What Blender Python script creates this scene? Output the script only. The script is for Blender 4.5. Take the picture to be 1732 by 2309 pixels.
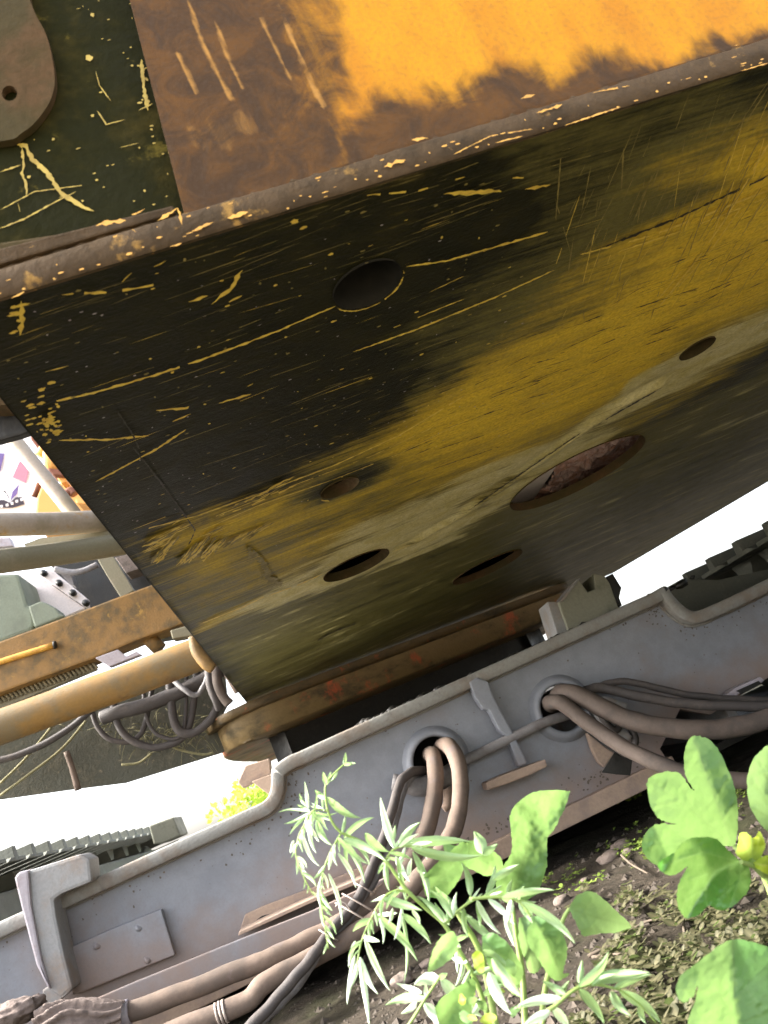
import bpy, bmesh, math, random
import numpy as np
from mathutils import Vector, Matrix
from mathutils.geometry import delaunay_2d_cdt

random.seed(7); RNG = np.random.default_rng(7)
S = bpy.context.scene
for o in list(bpy.data.objects): bpy.data.objects.remove(o)
COL = S.collection
R = math.radians

# ------------------------------------------------------------------ camera
CAM_Z = 0.30                       # lens height above the soil, metres
YAW, PITCH, ROLL = R(11.3), R(16.1), R(-24.45)
FPX = 1790*1732/1659               # focal length in photograph pixels
CX, CY = 866.0, 1154.5
Fw = Vector((math.sin(YAW)*math.cos(PITCH), math.cos(YAW)*math.cos(PITCH), math.sin(PITCH)))
r0 = Vector((math.cos(YAW), -math.sin(YAW), 0)); u0 = r0.cross(Fw)
Rt = r0*math.cos(ROLL)+u0*math.sin(ROLL); Up = -r0*math.sin(ROLL)+u0*math.cos(ROLL)
cam = bpy.data.cameras.new('camera'); camo = bpy.data.objects.new('camera', cam); COL.objects.link(camo)
m = Matrix((Rt, Up, -Fw)).transposed().to_4x4(); m.translation = Vector((0, 0, CAM_Z)); camo.matrix_world = m
cam.sensor_fit = 'AUTO'; cam.sensor_width = 36.0; cam.lens = 36.0*FPX/2309; cam.clip_start = 0.02; cam.clip_end = 2000
cam.dof.use_dof = True; cam.dof.focus_distance = 1.15; cam.dof.aperture_fstop = 14.0
S.camera = camo

# ------------------------------------------------------------------ sky, sun, exposure
SUN_EL, SUN_AZ = R(40), R(277)     # soft sun from the left of the machine (azimuth from +Y, clockwise)
w = bpy.data.worlds.new('World'); S.world = w; w.use_nodes = True
nt = w.node_tree; bg = nt.nodes['Background']
sky = nt.nodes.new('ShaderNodeTexSky'); sky.sky_type = 'NISHITA'; sky.sun_disc = False
sky.sun_elevation = SUN_EL; sky.sun_rotation = SUN_AZ; sky.air_density = 1.0; sky.dust_density = 5.0; sky.ozone_density = 1.0
hs = nt.nodes.new('ShaderNodeHueSaturation'); hs.inputs['Saturation'].default_value = .42   # thin white cloud over the blue
nt.links.new(sky.outputs[0], hs.inputs['Color']); nt.links.new(hs.outputs[0], bg.inputs[0]); bg.inputs[1].default_value = 0.15
sl = bpy.data.lights.new('sun', 'SUN'); sl.energy = 2.6; sl.angle = R(16); sl.color = (1, .96, .88)
so = bpy.data.objects.new('sun', sl); COL.objects.link(so)
sd = Vector((math.sin(SUN_AZ)*math.cos(SUN_EL), math.cos(SUN_AZ)*math.cos(SUN_EL), math.sin(SUN_EL)))
so.rotation_euler = sd.to_track_quat('Z', 'Y').to_euler()
S.view_settings.view_transform = 'Standard'; S.view_settings.look = 'None'
S.view_settings.exposure = 2.72; S.view_settings.gamma = 1.0; S.view_settings.use_curve_mapping = False

# ------------------------------------------------------------------ measuring helpers: sight lines met with real planes
def ray(px, py):
    return Rt*((px-CX)/FPX) - Up*((py-CY)/FPX) + Fw
def at_y(px, py, Y):
    d = ray(px, py); return Vector((d.x*Y/d.y, Y, d.z*Y/d.y+CAM_Z))
def at_z(px, py, Z):
    d = ray(px, py); t = (Z-CAM_Z)/d.z; return Vector((d.x*t, d.y*t, Z))
def at_x(px, py, X):
    d = ray(px, py); t = X/d.x; return Vector((X, d.y*t, d.z*t+CAM_Z))
CROPS = dict(D=(0, 0, 1.044), c1=(0, 0, .522), c2=(866, 0, .522), c3=(0, 700, .522), c4=(866, 700, .522), d1=(0, 900, .3618),
             d2=(0, 1600, .4219), d3=(600, 1500, .3656), d4=(1132, 1000, .3617), d5=(1132, 1600, .3617), d6=(400, 1200, .3617),
             e1=(0, 1700, .2773), e2=(1440, 1150, .176), e3=(0, 950, .1567), f1=(226, 677, .5214))
def pxs(c, pts):
    x, y, s = CROPS[c]; return [(x+u*s, y+v*s) for u, v in pts]
def Ys(c, pts, Y): return [at_y(u, v, Y) for u, v in pxs(c, pts)]
def Zs(c, pts, Z): return [at_z(u, v, Z) for u, v in pxs(c, pts)]

# ------------------------------------------------------------------ noise on arrays
def vnoise(x, y, seed=0):
    x = np.asarray(x, float); y = np.asarray(y, float)
    xi = np.floor(x).astype(int); yi = np.floor(y).astype(int); xf = x-xi; yf = y-yi
    xf = xf*xf*(3-2*xf); yf = yf*yf*(3-2*yf)
    def h(i, j):
        n = (i*374761393+j*668265263+seed*1442695) & 0x7fffffff
        n = ((n ^ (n >> 13))*1274126177) & 0x7fffffff
        return ((n ^ (n >> 16)) & 0xffff)/65535.0
    return (h(xi, yi)*(1-xf)+h(xi+1, yi)*xf)*(1-yf)+(h(xi, yi+1)*(1-xf)+h(xi+1, yi+1)*xf)*yf
def fbm(x, y, seed=0, o=4):
    s = 0; a = .5; t = 0
    for k in range(o):
        s = s+a*vnoise(np.asarray(x)*2**k, np.asarray(y)*2**k, seed+k*17); t += a; a *= .5
    return s/t
def poly_sd(X, Y, poly):
    """signed distance to a polygon, positive inside"""
    P = np.array(poly, float); d = np.full(X.shape, 1e9); ins = np.zeros(X.shape, bool); n = len(P)
    for i in range(n):
        a = P[i]; b = P[(i+1) % n]; e = b-a
        t = np.clip(((X-a[0])*e[0]+(Y-a[1])*e[1])/(e@e+1e-12), 0, 1)
        d = np.minimum(d, np.hypot(X-a[0]-t*e[0], Y-a[1]-t*e[1]))
        c = ((a[1] > Y) != (b[1] > Y)) & (X < (b[0]-a[0])*(Y-a[1])/(b[1]-a[1]+1e-12)+a[0])
        ins ^= c
    return np.where(ins, d, -d)
def sstep(x, a, b):
    t = np.clip((x-a)/(b-a), 0, 1); return t*t*(3-2*t)

# ------------------------------------------------------------------ materials
def srgb(r, g, b): return tuple(((c/255)/12.92 if c/255 < .04045 else ((c/255+.055)/1.055)**2.4) for c in (r, g, b))+(1,)
class N:
    """small node-tree writer"""
    def __init__(s, name):
        s.m = bpy.data.materials.new(name); s.m.use_nodes = True; s.t = s.m.node_tree
        s.b = s.t.nodes['Principled BSDF']; s.out = s.t.nodes['Material Output']
        s.co = s.t.nodes.new('ShaderNodeTexCoord').outputs['Object']
    def link(s, a, b): s.t.links.new(a, b)
    def val(s, sock, v):
        if isinstance(v, bpy.types.NodeSocket): s.link(v, sock)
        else: sock.default_value = v
    def noise(s, scale, detail=4, rough=.55, mapscale=None, rot=None, dist=0):
        n = s.t.nodes.new('ShaderNodeTexNoise'); n.inputs['Scale'].default_value = scale
        n.inputs['Detail'].default_value = detail; n.inputs['Roughness'].default_value = rough; n.inputs['Distortion'].default_value = dist
        c = s.co
        if mapscale or rot:
            mp = s.t.nodes.new('ShaderNodeMapping'); s.link(c, mp.inputs['Vector']); c = mp.outputs[0]
            if mapscale: mp.inputs['Scale'].default_value = mapscale
            if rot: mp.inputs['Rotation'].default_value = rot
        s.link(c, n.inputs['Vector']); return n.outputs['Fac']
    def math(s, op, a, b=0.0):
        n = s.t.nodes.new('ShaderNodeMath'); n.operation = op; s.val(n.inputs[0], a); s.val(n.inputs[1], b); return n.outputs[0]
    def ramp(s, v, a, b, c=0.0, d=1.0):
        n = s.t.nodes.new('ShaderNodeMapRange'); n.interpolation_type = 'SMOOTHSTEP'
        s.val(n.inputs[0], v); n.inputs[1].default_value = a; n.inputs[2].default_value = b; n.inputs[3].default_value = c; n.inputs[4].default_value = d
        return n.outputs[0]
    def mix(s, f, a, b, mode='MIX'):
        n = s.t.nodes.new('ShaderNodeMix'); n.data_type = 'RGBA'; n.blend_type = mode
        s.val(n.inputs[0], f); s.val(n.inputs[6], a); s.val(n.inputs[7], b); return n.outputs[2]
    def attr(s, name):
        n = s.t.nodes.new('ShaderNodeAttribute'); n.attribute_name = name
        q = s.t.nodes.new('ShaderNodeSeparateColor'); s.link(n.outputs['Color'], q.inputs[0]); return q.outputs
    def axis(s):
        q = s.t.nodes.new('ShaderNodeSeparateXYZ'); s.link(s.co, q.inputs[0]); return q.outputs
    def bump(s, h, strength=.3, dist=.002):
        n = s.t.nodes.new('ShaderNodeBump'); n.inputs['Strength'].default_value = strength; n.inputs['Distance'].default_value = dist
        s.link(h, n.inputs['Height']); s.link(n.outputs[0], s.b.inputs['Normal']); return s
    def done(s, col, rough=.6, metal=0.0, spec=.5):
        s.val(s.b.inputs['Base Color'], col); s.val(s.b.inputs['Roughness'], rough); s.b.inputs['Metallic'].default_value = metal
        s.b.inputs['Specular IOR Level'].default_value = spec; return s.m

def worn(name, base, dirt, scale=14, amount=.5, rough=.6, bump=.25, third=None, metal=0.0, fine=160, spec=.4, stretch=None):
    n = N(name); a = n.noise(scale, 6, .62, mapscale=stretch); f = n.noise(fine, 3); k = n.noise(scale*3.7, 5, .6, mapscale=stretch)
    col = n.mix(n.ramp(n.math('ADD', a, n.math('MULTIPLY', n.math('SUBTRACT', k, .5), .5)), 1-amount-.12, 1-amount+.14), base, dirt)
    if third: col = n.mix(n.ramp(n.noise(scale*1.9, 6, .65), .55 if name.startswith('red') else .60, .70), col, third)
    dk = tuple(c*.72 for c in base[:3])+(1,)
    col = n.mix(n.ramp(f, .3, .75, 0, .45), col, dk)
    n.bump(n.math('ADD', f, n.math('MULTIPLY', k, 1.5)), bump)
    return n.done(col, n.ramp(a, .3, .7, rough-.08, min(rough+.15, 1)), metal, spec)

M = {}
# belly plate: stain attribute R = paint showing, G = pale dust smear, B = brown film
n = N('greasy_yellow_belly'); A = n.attr('stain')
st = n.noise(1, 7, .66, mapscale=(4, 70, 40), rot=(0, 0, R(4)), dist=.35); st2 = n.noise(1, 5, .6, mapscale=(16, 300, 60), rot=(0, 0, R(5))); fi = n.noise(230, 4, .6); md = n.noise(26, 6, .65, dist=.6)
jit = n.math('ADD', n.math('MULTIPLY', n.math('SUBTRACT', st, .5), 1.2), n.math('MULTIPLY', n.math('SUBTRACT', md, .5), .75))
jit2 = n.math('ADD', jit, n.math('MULTIPLY', n.math('SUBTRACT', st2, .5), 1.1))
grease = n.mix(n.ramp(md, .35, .7), (.0085, .0092, .0026, 1), (.019, .0178, .0052, 1))
brown = (.135, .122, .036, 1)
col = n.mix(n.ramp(n.math('ADD', A[2], n.math('MULTIPLY', jit2, .7)), .25, .85, 0, .9), grease, brown)
yel = n.mix(n.ramp(st2, .35, .7), (.78, .56, .045, 1), (.64, .44, .04, 1))
yel = n.mix(n.ramp(n.noise(46, 6, .7, mapscale=(1, 4, 1)), .60, .70, 0, .7), yel, (.10, .07, .02, 1))
pm = n.ramp(n.math('ADD', A[0], n.math('MULTIPLY', jit2, .62)), .12, .98)
col = n.mix(pm, col, yel)
dm = n.ramp(n.math('ADD', A[1], n.math('MULTIPLY', jit2, .95)), .30, .80, 0, .92)
col = n.mix(dm, col, n.mix(n.ramp(md, .3, .7), (.66, .61, .33, 1), (.50, .44, .18, 1)))
col = n.mix(n.ramp(fi, .35, .75, 0, .3), col, (.02, .018, .01, 1))
n.bump(n.math('ADD', n.math('ADD', fi, n.math('MULTIPLY', md, 2.0)), n.math('MULTIPLY', st2, .8)), .35, .0015)
M['belly'] = n.done(col, n.ramp(n.math('ADD', md, n.math('MULTIPLY', pm, .3)), .3, .9, .40, .6), 0, .13)
# outer wall: R = orange paint showing, G = brown rub
n = N('worn_orange_wall'); A = n.attr('stain'); fi = n.noise(260, 4, .6); md = n.noise(30, 7, .68, dist=.8); lo = n.noise(9, 5, .6, mapscale=(3, 1, .8)); dr = n.noise(1, 5, .6, mapscale=(80, 20, 7))
jit = n.math('ADD', n.math('MULTIPLY', n.math('SUBTRACT', md, .5), .55), n.math('MULTIPLY', n.math('SUBTRACT', dr, .5), .35))
br = n.mix(n.ramp(md, .35, .68), (.044, .024, .0105, 1), (.092, .042, .010, 1))
og = n.mix(n.ramp(lo, .35, .7), (.47, .218, .010, 1), (.39, .16, .011, 1))
og = n.mix(n.ramp(n.noise(55, 6, .7), .66, .74, 0, .5), og, (.25, .13, .03, 1))
col = n.mix(n.ramp(n.math('ADD', A[0], n.math('MULTIPLY', jit, 1.4)), .22, .88), br, og)
col = n.mix(n.ramp(n.math('ADD', A[1], n.math('MULTIPLY', jit, 1.2)), .45, .9, 0, .9), col, (.36, .185, .045, 1))
col = n.mix(n.ramp(fi, .4, .8, 0, .3), col, (.07, .05, .035, 1))
n.bump(n.math('ADD', fi, n.math('MULTIPLY', md, 1.6)), .3, .0012); M['wall'] = n.done(col, .62, 0, .12)
M['lip'] = worn('scuffed_brown_lip', (.062, .040, .020, 1), (.038, .026, .014, 1), 22, .45, .7, .5, (.26, .15, .04, 1), spec=.14)
M['greenblack'] = worn('greasy_green_black_panel', (.0120, .0122, .0026, 1), (.032, .026, .006, 1), 13, .42, .75, .4, (.10, .078, .014, 1), spec=.06)
M['lug'] = worn('greased_lug', (.048, .037, .015, 1), (.075, .045, .022, 1), 12, .5, .8, .3, spec=.1)
M['chip'] = worn('chipped_yellow_paint', (.72, .53, .075, 1), (.56, .38, .055, 1), 60, .45, .5, .2)
M['chip_o'] = worn('chipped_orange_paint', (.60, .33, .055, 1), (.44, .22, .05, 1), 60, .45, .5, .2)
M['chip_p'] = worn('olive_yellow_flakes', (.40, .29, .045, 1), (.26, .18, .03, 1), 60, .5, .5, .2)
M['scuff'] = worn('dull_paint_scuff', (.25, .20, .05, 1), (.15, .12, .035, 1), 60, .5, .55, .2)
M['crack'] = worn('dark_grease_streak', (.020, .016, .008, 1), (.03, .022, .01, 1), 60, .5, .5, .2)
M['dark'] = worn('oily_black_steel', (.012, .011, .009, 1), (.03, .025, .02, 1), 20, .4, .5, .3)
M['sleeve'] = worn('dull_black_sleeve', (.020, .020, .017, 1), (.030, .028, .022, 1), 20, .4, .8, .1, spec=.1)
M['ring'] = worn('greased_slew_ring', (.10, .065, .025, 1), (.028, .024, .014, 1), 9, .42, .45, .5, (.36, .07, .02, 1), stretch=(1, 1, 2.5))
M['ringred'] = worn('red_flaked_slew_ring', (.20, .135, .055, 1), (.050, .040, .020, 1), 5, .42, .5, .5, (.56, .10, .035, 1), stretch=(1, 1, 2.2))
M['debris'] = worn('pink_rusty_debris', (.52, .38, .35, 1), (.42, .22, .16, 1), 34, .5, .9, .8)
M['silver'] = worn('dusty_pale_steel', (.34, .31, .34, 1), (.26, .2, .2, 1), 20, .4, .5, .2)
# grey undercarriage with brown dust, heavier on some patches
n = N('dusty_grey_undercarriage'); ax = n.axis(); a = n.noise(3.2, 6, .6); b = n.noise(22, 6, .65); c = n.noise(240, 3); sp = n.noise(60, 4, .7)
low = n.ramp(ax[2], .34, .06, 0, .34)
d = n.math('ADD', n.math('ADD', n.math('MULTIPLY', a, .85), n.math('MULTIPLY', b, .25)), low)
col = n.mix(n.ramp(b, .3, .7), (.210, .221, .246, 1), (.172, .182, .206, 1))
col = n.mix(n.ramp(d, .56, .92, 0, .85), col, (.235, .165, .130, 1))
col = n.mix(n.ramp(sp, .70, .76, 0, .55), col, (.07, .065, .06, 1))
col = n.mix(n.ramp(c, .4, .8, 0, .22), col, (.14, .13, .13, 1))
n.bump(n.math('ADD', c, n.math('MULTIPLY', b, 2)), .22, .0012); M['grey'] = n.done(col, .55, 0, .4)
M['greyrim'] = worn('dusty_grey_flange', (.225, .222, .205, 1), (.19, .155, .125, 1), 10, .45, .6, .45, (.13, .12, .11, 1))
M['greydark'] = worn('grey_bracket_paint', (.25, .25, .25, 1), (.24, .19, .155, 1), 9, .45, .6, .3)
M['tan'] = worn('clay_coated_steel', (.33, .24, .18, 1), (.24, .18, .15, 1), 14, .45, .8, .4)
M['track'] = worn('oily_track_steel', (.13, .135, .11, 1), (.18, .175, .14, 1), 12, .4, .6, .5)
M['block'] = worn('grey_green_block', (.20, .20, .15, 1), (.12, .125, .09, 1), 16, .4, .6, .3)
M['hose'] = worn('dusty_rubber_hose', (.100, .076, .062, 1), (.062, .050, .044, 1), 12, .42, .75, .15, (.07, .06, .055, 1))
M['hose_pale'] = worn('clay_caked_hose', (.150, .108, .083, 1), (.095, .073, .060, 1), 9, .45, .85, .18, (.13, .10, .09, 1))
M['hose_dark'] = worn('dark_rubber_hose', (.065, .056, .053, 1), (.10, .082, .072, 1), 14, .4, .7, .15)
M['conduit'] = worn('dusty_grey_conduit', (.19, .18, .18, 1), (.13, .115, .11, 1), 16, .45, .6, .3)
M['tie'] = worn('dull_white_tie', (.40, .33, .28, 1), (.2, .16, .14, 1), 40, .5, .5, .1)
M['rag'] = worn('dirty_pale_rag', (.15, .115, .10, 1), (.085, .065, .056, 1), 30, .4, .95, .6)
M['pipe'] = worn('dusty_beige_pipe', (.36, .30, .24, 1), (.26, .22, .15, 1), 8, .45, .6, .25, (.36, .21, .06, 1))
M['pipe_olive'] = worn('olive_dusty_pipe', (.17, .155, .10, 1), (.24, .20, .15, 1), 6, .35, .55, .25, (.14, .12, .06, 1))
M['rust'] = worn('rusty_yellow_beam', (.22, .12, .03, 1), (.09, .065, .03, 1), 11, .48, .6, .35, (.34, .2, .045, 1))
M['yellowtube'] = worn('dusty_yellow_tube', (.21, .115, .026, 1), (.135, .10, .05, 1), 8, .5, .6, .3, (.12, .065, .025, 1))
M['green'] = worn('pale_green_casing', (.16, .185, .135, 1), (.13, .145, .11, 1), 9, .4, .6, .2)
M['white'] = worn('white_pink_panel', (.80, .72, .70, 1), (.68, .60, .58, 1), 6, .4, .5, .1)
M['orange'] = worn('sunlit_orange_machine', (.72, .36, .10, 1), (.60, .26, .06, 1), 3, .4, .5, .1)
M['brownred'] = worn('red_brown_steel', (.16, .05, .022, 1), (.22, .08, .03, 1), 6, .4, .6, .2)
M['banner'] = worn('white_banner', (.82, .82, .84, 1), (.78, .78, .8, 1), 2, .4, .7, .0)
M['violet'] = worn('violet_print', (.13, .09, .26, 1), (.16, .12, .3, 1), 4, .4, .7, .0)
M['pink'] = worn('pink_print', (.42, .19, .26, 1), (.45, .22, .3, 1), 4, .4, .7, .0)
M['ink'] = worn('dark_print', (.04, .035, .05, 1), (.06, .05, .07, 1), 4, .4, .7, .0)
M['stripe'] = worn('ribbed_grey_tread', (.20, .18, .12, 1), (.14, .13, .09, 1), 14, .4, .6, .2)
M['mud'] = worn('mud_spattered_guard', (.075, .074, .055, 1), (.12, .11, .08, 1), 18, .42, .9, .8, (.22, .18, .12, 1))
M['straw'] = worn('dry_grass', (.20, .18, .09, 1), (.13, .12, .06, 1), 30, .4, .8, .1)
M['mudfleck'] = worn('dried_mud_flecks', (.10, .085, .07, 1), (.16, .125, .10, 1), 30, .45, .9, .3)
M['grit'] = worn('soil_grit', (.050, .040, .031, 1), (.095, .076, .06, 1), 9, .42, .95, .5)
M['stone'] = worn('soil_stained_stone', (.16, .125, .105, 1), (.09, .075, .06, 1), 30, .45, .9, .8)
M['twig'] = worn('dry_twig', (.11, .085, .062, 1), (.07, .055, .04, 1), 40, .4, .9, .4)
M['bark'] = worn('shrub_stem', (.12, .09, .05, 1), (.07, .06, .04, 1), 30, .4, .9, .4)
# soil
n = N('damp_soil'); a = n.noise(2.2, 6, .6); b = n.noise(28, 8, .72); c = n.noise(150, 5, .7); big = n.noise(.35, 4, .6)
col = n.mix(n.ramp(b, .32, .70), (.024, .020, .0145, 1), (.058, .046, .034, 1))
col = n.mix(n.ramp(a, .50, .66, 0, .6), col, (.040, .046, .018, 1))
col = n.mix(n.ramp(c, .60, .72, 0, .7), col, (.10, .082, .064, 1))
col = n.mix(n.ramp(c, .42, .30, 0, .7), col, (.02, .016, .013, 1))
n.bump(n.math('ADD', n.math('MULTIPLY', b, 2), c), .9, .006); axs = n.axis()
col = n.mix(n.ramp(n.math('ADD', axs[1], n.math('MULTIPLY', n.math('SUBTRACT', a, .5), .6)), .15, -.35), col, n.mix(n.ramp(b, .3, .7), (.33, .28, .20, 1), (.22, .18, .13, 1)))   # unseen ground behind the camera, paled to bounce light up at the belly
M['soil'] = n.done(col, .95, 0, .15)

def leafmat(name, c1, c2, vein, tr=.35, rough=.45, spec=.35):
    n = N(name); A = n.attr('vein'); a = n.noise(40, 5, .6); f = n.noise(420, 3, .6)
    oi = n.t.nodes.new('ShaderNodeObjectInfo')
    col = n.mix(n.ramp(a, .3, .7), c1, c2)
    col = n.mix(n.math('MULTIPLY', oi.outputs['Random'], .45), col, tuple(x*y for x, y in zip(c1[:3], (.8, .85, .7)))+(1,))
    col = n.mix(n.ramp(f, .4, .8, 0, .25), col, tuple(x*.7 for x in c1[:3])+(1,))
    col = n.mix(n.math('MULTIPLY', A[0], .8), col, vein)
    n.bump(n.math('ADD', n.math('MULTIPLY', f, .6), a), .25, .0012)
    n.done(col, rough, 0, spec)
    t = n.t.nodes.new('ShaderNodeBsdfTranslucent'); n.link(n.mix(.5, col, (.38, .56, .16, 1)), t.inputs['Color'])
    x = n.t.nodes.new('ShaderNodeMixShader'); x.inputs[0].default_value = tr
    n.link(n.b.outputs[0], x.inputs[1]); n.link(t.outputs[0], x.inputs[2]); n.link(x.outputs[0], n.out.inputs[0]); return n.m
M['leaf'] = leafmat('broad_leaf', (.095, .205, .058, 1), (.135, .25, .085, 1), (.085, .16, .055, 1))
M['leaf_pale'] = leafmat('pale_leaf', (.145, .26, .095, 1), (.20, .31, .14, 1), (.13, .22, .085, 1))
M['leaf_dark'] = leafmat('glossy_dark_leaf', (.055, .16, .025, 1), (.08, .21, .035, 1), (.14, .26, .08, 1), .25, .28, .5)
M['leaf_young'] = leafmat('young_yellow_leaf', (.42, .52, .03, 1), (.48, .56, .06, 1), (.52, .60, .15, 1), .45)
M['leaf_weed'] = leafmat('feathery_leaf', (.26, .38, .19, 1), (.34, .46, .27, 1), (.33, .44, .22, 1))
M['leaf_weed_pale'] = leafmat('feathery_leaf_underside', (.60, .70, .54, 1), (.68, .76, .62, 1), (.5, .6, .42, 1), .25, .6)
M['stem'] = leafmat('green_stem', (.24, .34, .09, 1), (.30, .38, .14, 1), (.3, .4, .15, 1), .15)
M['cover'] = leafmat('small_dull_leaf', (.026, .030, .012, 1), (.042, .038, .018, 1), (.17, .15, .08, 1), .2, .6)
M['moss'] = leafmat('moss', (.10, .15, .022, 1), (.16, .21, .03, 1), (.14, .2, .03, 1), .2, .8)

# ------------------------------------------------------------------ mesh helpers
def tag(o, label=None, cat=None, group=None, kind=None):
    if label: o['label'] = label
    if cat: o['category'] = cat
    if group: o['group'] = group
    if kind: o['kind'] = kind
    return o
def empty(name, loc=(0, 0, 0), **k):
    o = bpy.data.objects.new(name, None); COL.objects.link(o); o.location = loc; o.empty_display_size = .05; return tag(o, **k)
class MB:
    def __init__(s): s.v = []; s.f = []; s.sm = []
    def add(s, vs, fs, smooth=False):
        k = len(s.v); s.v += [tuple(p) for p in vs]; s.f += [tuple(i+k for i in f) for f in fs]; s.sm += [smooth]*len(fs); return s
    def prism(s, poly, vec):
        """outline pulled along a vector"""
        vec = Vector(vec); a = [Vector(p) for p in poly]; nn = len(a)
        s.add(a+[p+vec for p in a], [tuple(range(nn))[::-1], tuple(range(nn, 2*nn))]+[(i, (i+1) % nn, nn+(i+1) % nn, nn+i) for i in range(nn)]); return s
    def box(s, lo, hi):
        x0, y0, z0 = lo; x1, y1, z1 = hi
        return s.prism([(x0, y0, z0), (x1, y0, z0), (x1, y1, z0), (x0, y1, z0)], (0, 0, z1-z0))
    def tube(s, pts, r, seg=12, smooth_n=0, wob=0.0, cap=True):
        P = [Vector(p) for p in pts]; rr = list(r) if hasattr(r, '__len__') else [r]*len(P)
        if smooth_n: P, rr = spline(P, rr, smooth_n)
        vs = []; fs = []; up = None
        for i, p in enumerate(P):
            t = (P[min(i+1, len(P)-1)]-P[max(i-1, 0)]).normalized()
            if up is None: up = Vector((.3, -.4, 1)).cross(t).normalized()
            up = (up-t*up.dot(t)).normalized(); sd_ = t.cross(up)
            for k in range(seg):
                a = 2*math.pi*k/seg; q = rr[i]*(1+wob*(random.random()-.5))
                vs.append(p+(up*math.cos(a)+sd_*math.sin(a))*q)
        for i in range(len(P)-1):
            for k in range(seg):
                k2 = (k+1) % seg; fs.append((i*seg+k, i*seg+k2, (i+1)*seg+k2, (i+1)*seg+k))
        s.add(vs, fs, True)
        if cap: s.add(vs[:seg], [tuple(range(seg))[::-1]]); s.add(vs[-seg:], [tuple(range(seg))])
        return s
    def build(s, name, mat, parent=None, bevel=0, attr=None, **k):
        me = bpy.data.meshes.new(name); me.from_pydata(s.v, [], s.f); me.polygons.foreach_set('use_smooth', s.sm)
        bm = bmesh.new(); bm.from_mesh(me)
        if attr is None: bmesh.ops.remove_doubles(bm, verts=bm.verts, dist=1e-6)
        if bevel:
            es = [e for e in bm.edges if len(e.link_faces) == 2 and e.calc_face_angle(0) > .5]
            bmesh.ops.bevel(bm, geom=es, offset=bevel, segments=2, affect='EDGES', profile=.6)
        if attr is None: bmesh.ops.recalc_face_normals(bm, faces=bm.faces)
        bm.to_mesh(me); bm.free()
        if attr:
            for an, arr in attr.items():
                c = me.color_attributes.new(an, 'FLOAT_COLOR', 'POINT'); a4 = np.ones((len(me.vertices), 4), np.float32); a4[:, :arr.shape[1]] = arr; c.data.foreach_set('color', a4.ravel())
        me.materials.append(mat); o = bpy.data.objects.new(name, me); COL.objects.link(o)
        if parent: o.parent = parent; o.matrix_parent_inverse = Matrix.Translation(-Vector(parent.location))
        return tag(o, **k)
def spline(P, rr, nsub):
    Q = []; q = []
    for i in range(len(P)-1):
        a = P[max(i-1, 0)]; b = P[i]; c = P[i+1]; d = P[min(i+2, len(P)-1)]
        for j in range(nsub):
            t = j/nsub
            Q.append(.5*((2*b)+(c-a)*t+(2*a-5*b+4*c-d)*t*t+(3*b-a-3*c+d)*t**3)); q.append(rr[i]*(1-t)+rr[i+1]*t)
    Q.append(P[-1]); q.append(rr[-1]); return Q, q
def cdt(outline, holes, extra):
    """triangles of a flat sheet with holes, carrying extra inner points"""
    vs = []; es = []
    for loop in [outline]+holes:
        k = len(vs); vs += [Vector(p) for p in loop]; es += [(k+i, k+(i+1) % len(loop)) for i in range(len(loop))]
    if len(extra):
        X = np.array(extra)[:, 0]; Yy = np.array(extra)[:, 1]; ok = poly_sd(X, Yy, outline) > 1e-3
        for h in holes: ok &= poly_sd(X, Yy, h) < -1e-3
        vs += [Vector(p) for p in np.array(extra)[ok]]
    r = delaunay_2d_cdt(vs, es, [], 0, 1e-6); V = np.array([tuple(v) for v in r[0]]); F = np.array([tuple(f) for f in r[2]])
    c = V[F].mean(1); ok = poly_sd(c[:, 0], c[:, 1], outline) > 0
    for h in holes: ok &= poly_sd(c[:, 0], c[:, 1], h) < 0
    return V, F[ok]
def circ(cx, cy, rx, ry=None, nseg=40, a0=0): return [(cx+rx*math.cos(2*math.pi*i/nseg), cy+(ry or rx)*math.sin(2*math.pi*i/nseg)) for i in range(nseg)]
def xz(P): return [(p.x, p.z) for p in P]
def xy(P): return [(p.x, p.y) for p in P]
def wall_loop(mb, loop, z0, z1, flip=False, smooth=False):
    n_ = len(loop); vs = [(x, y, z0) for x, y in loop]+[(x, y, z1) for x, y in loop]
    mb.add(vs, [(i, (i+1) % n_, n_+(i+1) % n_, n_+i) for i in range(n_)], smooth)

# ================================================================== ground
HB = .66        # underside of the belly plate
G0 = 0.0
def gh(x, y):
    h = (fbm(x*5, y*5, 3)-.5)*.03+(fbm(x*22, y*22, 9)-.5)*.014
    return h*np.clip(1.3-np.hypot(x-.5, y-1.2)*.05, .3, 1)-.006
def axis_pts(a, b, far, fine):
    inner = list(np.arange(a, b, fine)); g = []; d = fine
    x = b
    while x < far: g.append(x); d *= 1.22; x += d
    l = []; d = fine; x = a-fine
    while x > -far: l.append(x); d *= 1.22; x -= d
    return np.array(l[::-1]+inner+g+[far])
gx = axis_pts(-.7, 1.7, 400, .016); gy = axis_pts(.45, 2.3, 400, .014)
X, Y = np.meshgrid(gx, gy); Z = gh(X, Y)
V = np.stack([X.ravel(), Y.ravel(), Z.ravel()], 1); nx = len(gx); ny = len(gy)
ii = (np.arange(ny-1)[:, None]*nx+np.arange(nx-1)[None]).ravel(); Fq = np.stack([ii, ii+1, ii+1+nx, ii+nx], 1)
me = bpy.data.meshes.new('ground'); me.from_pydata(V.tolist(), [], Fq.tolist()); me.polygons.foreach_set('use_smooth', [True]*len(Fq)); me.materials.append(M['soil'])
go = bpy.data.objects.new('ground', me); COL.objects.link(go); tag(go, kind='structure')
def ghs(x, y): return float(gh(np.array([x]), np.array([y]))[0])

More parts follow.
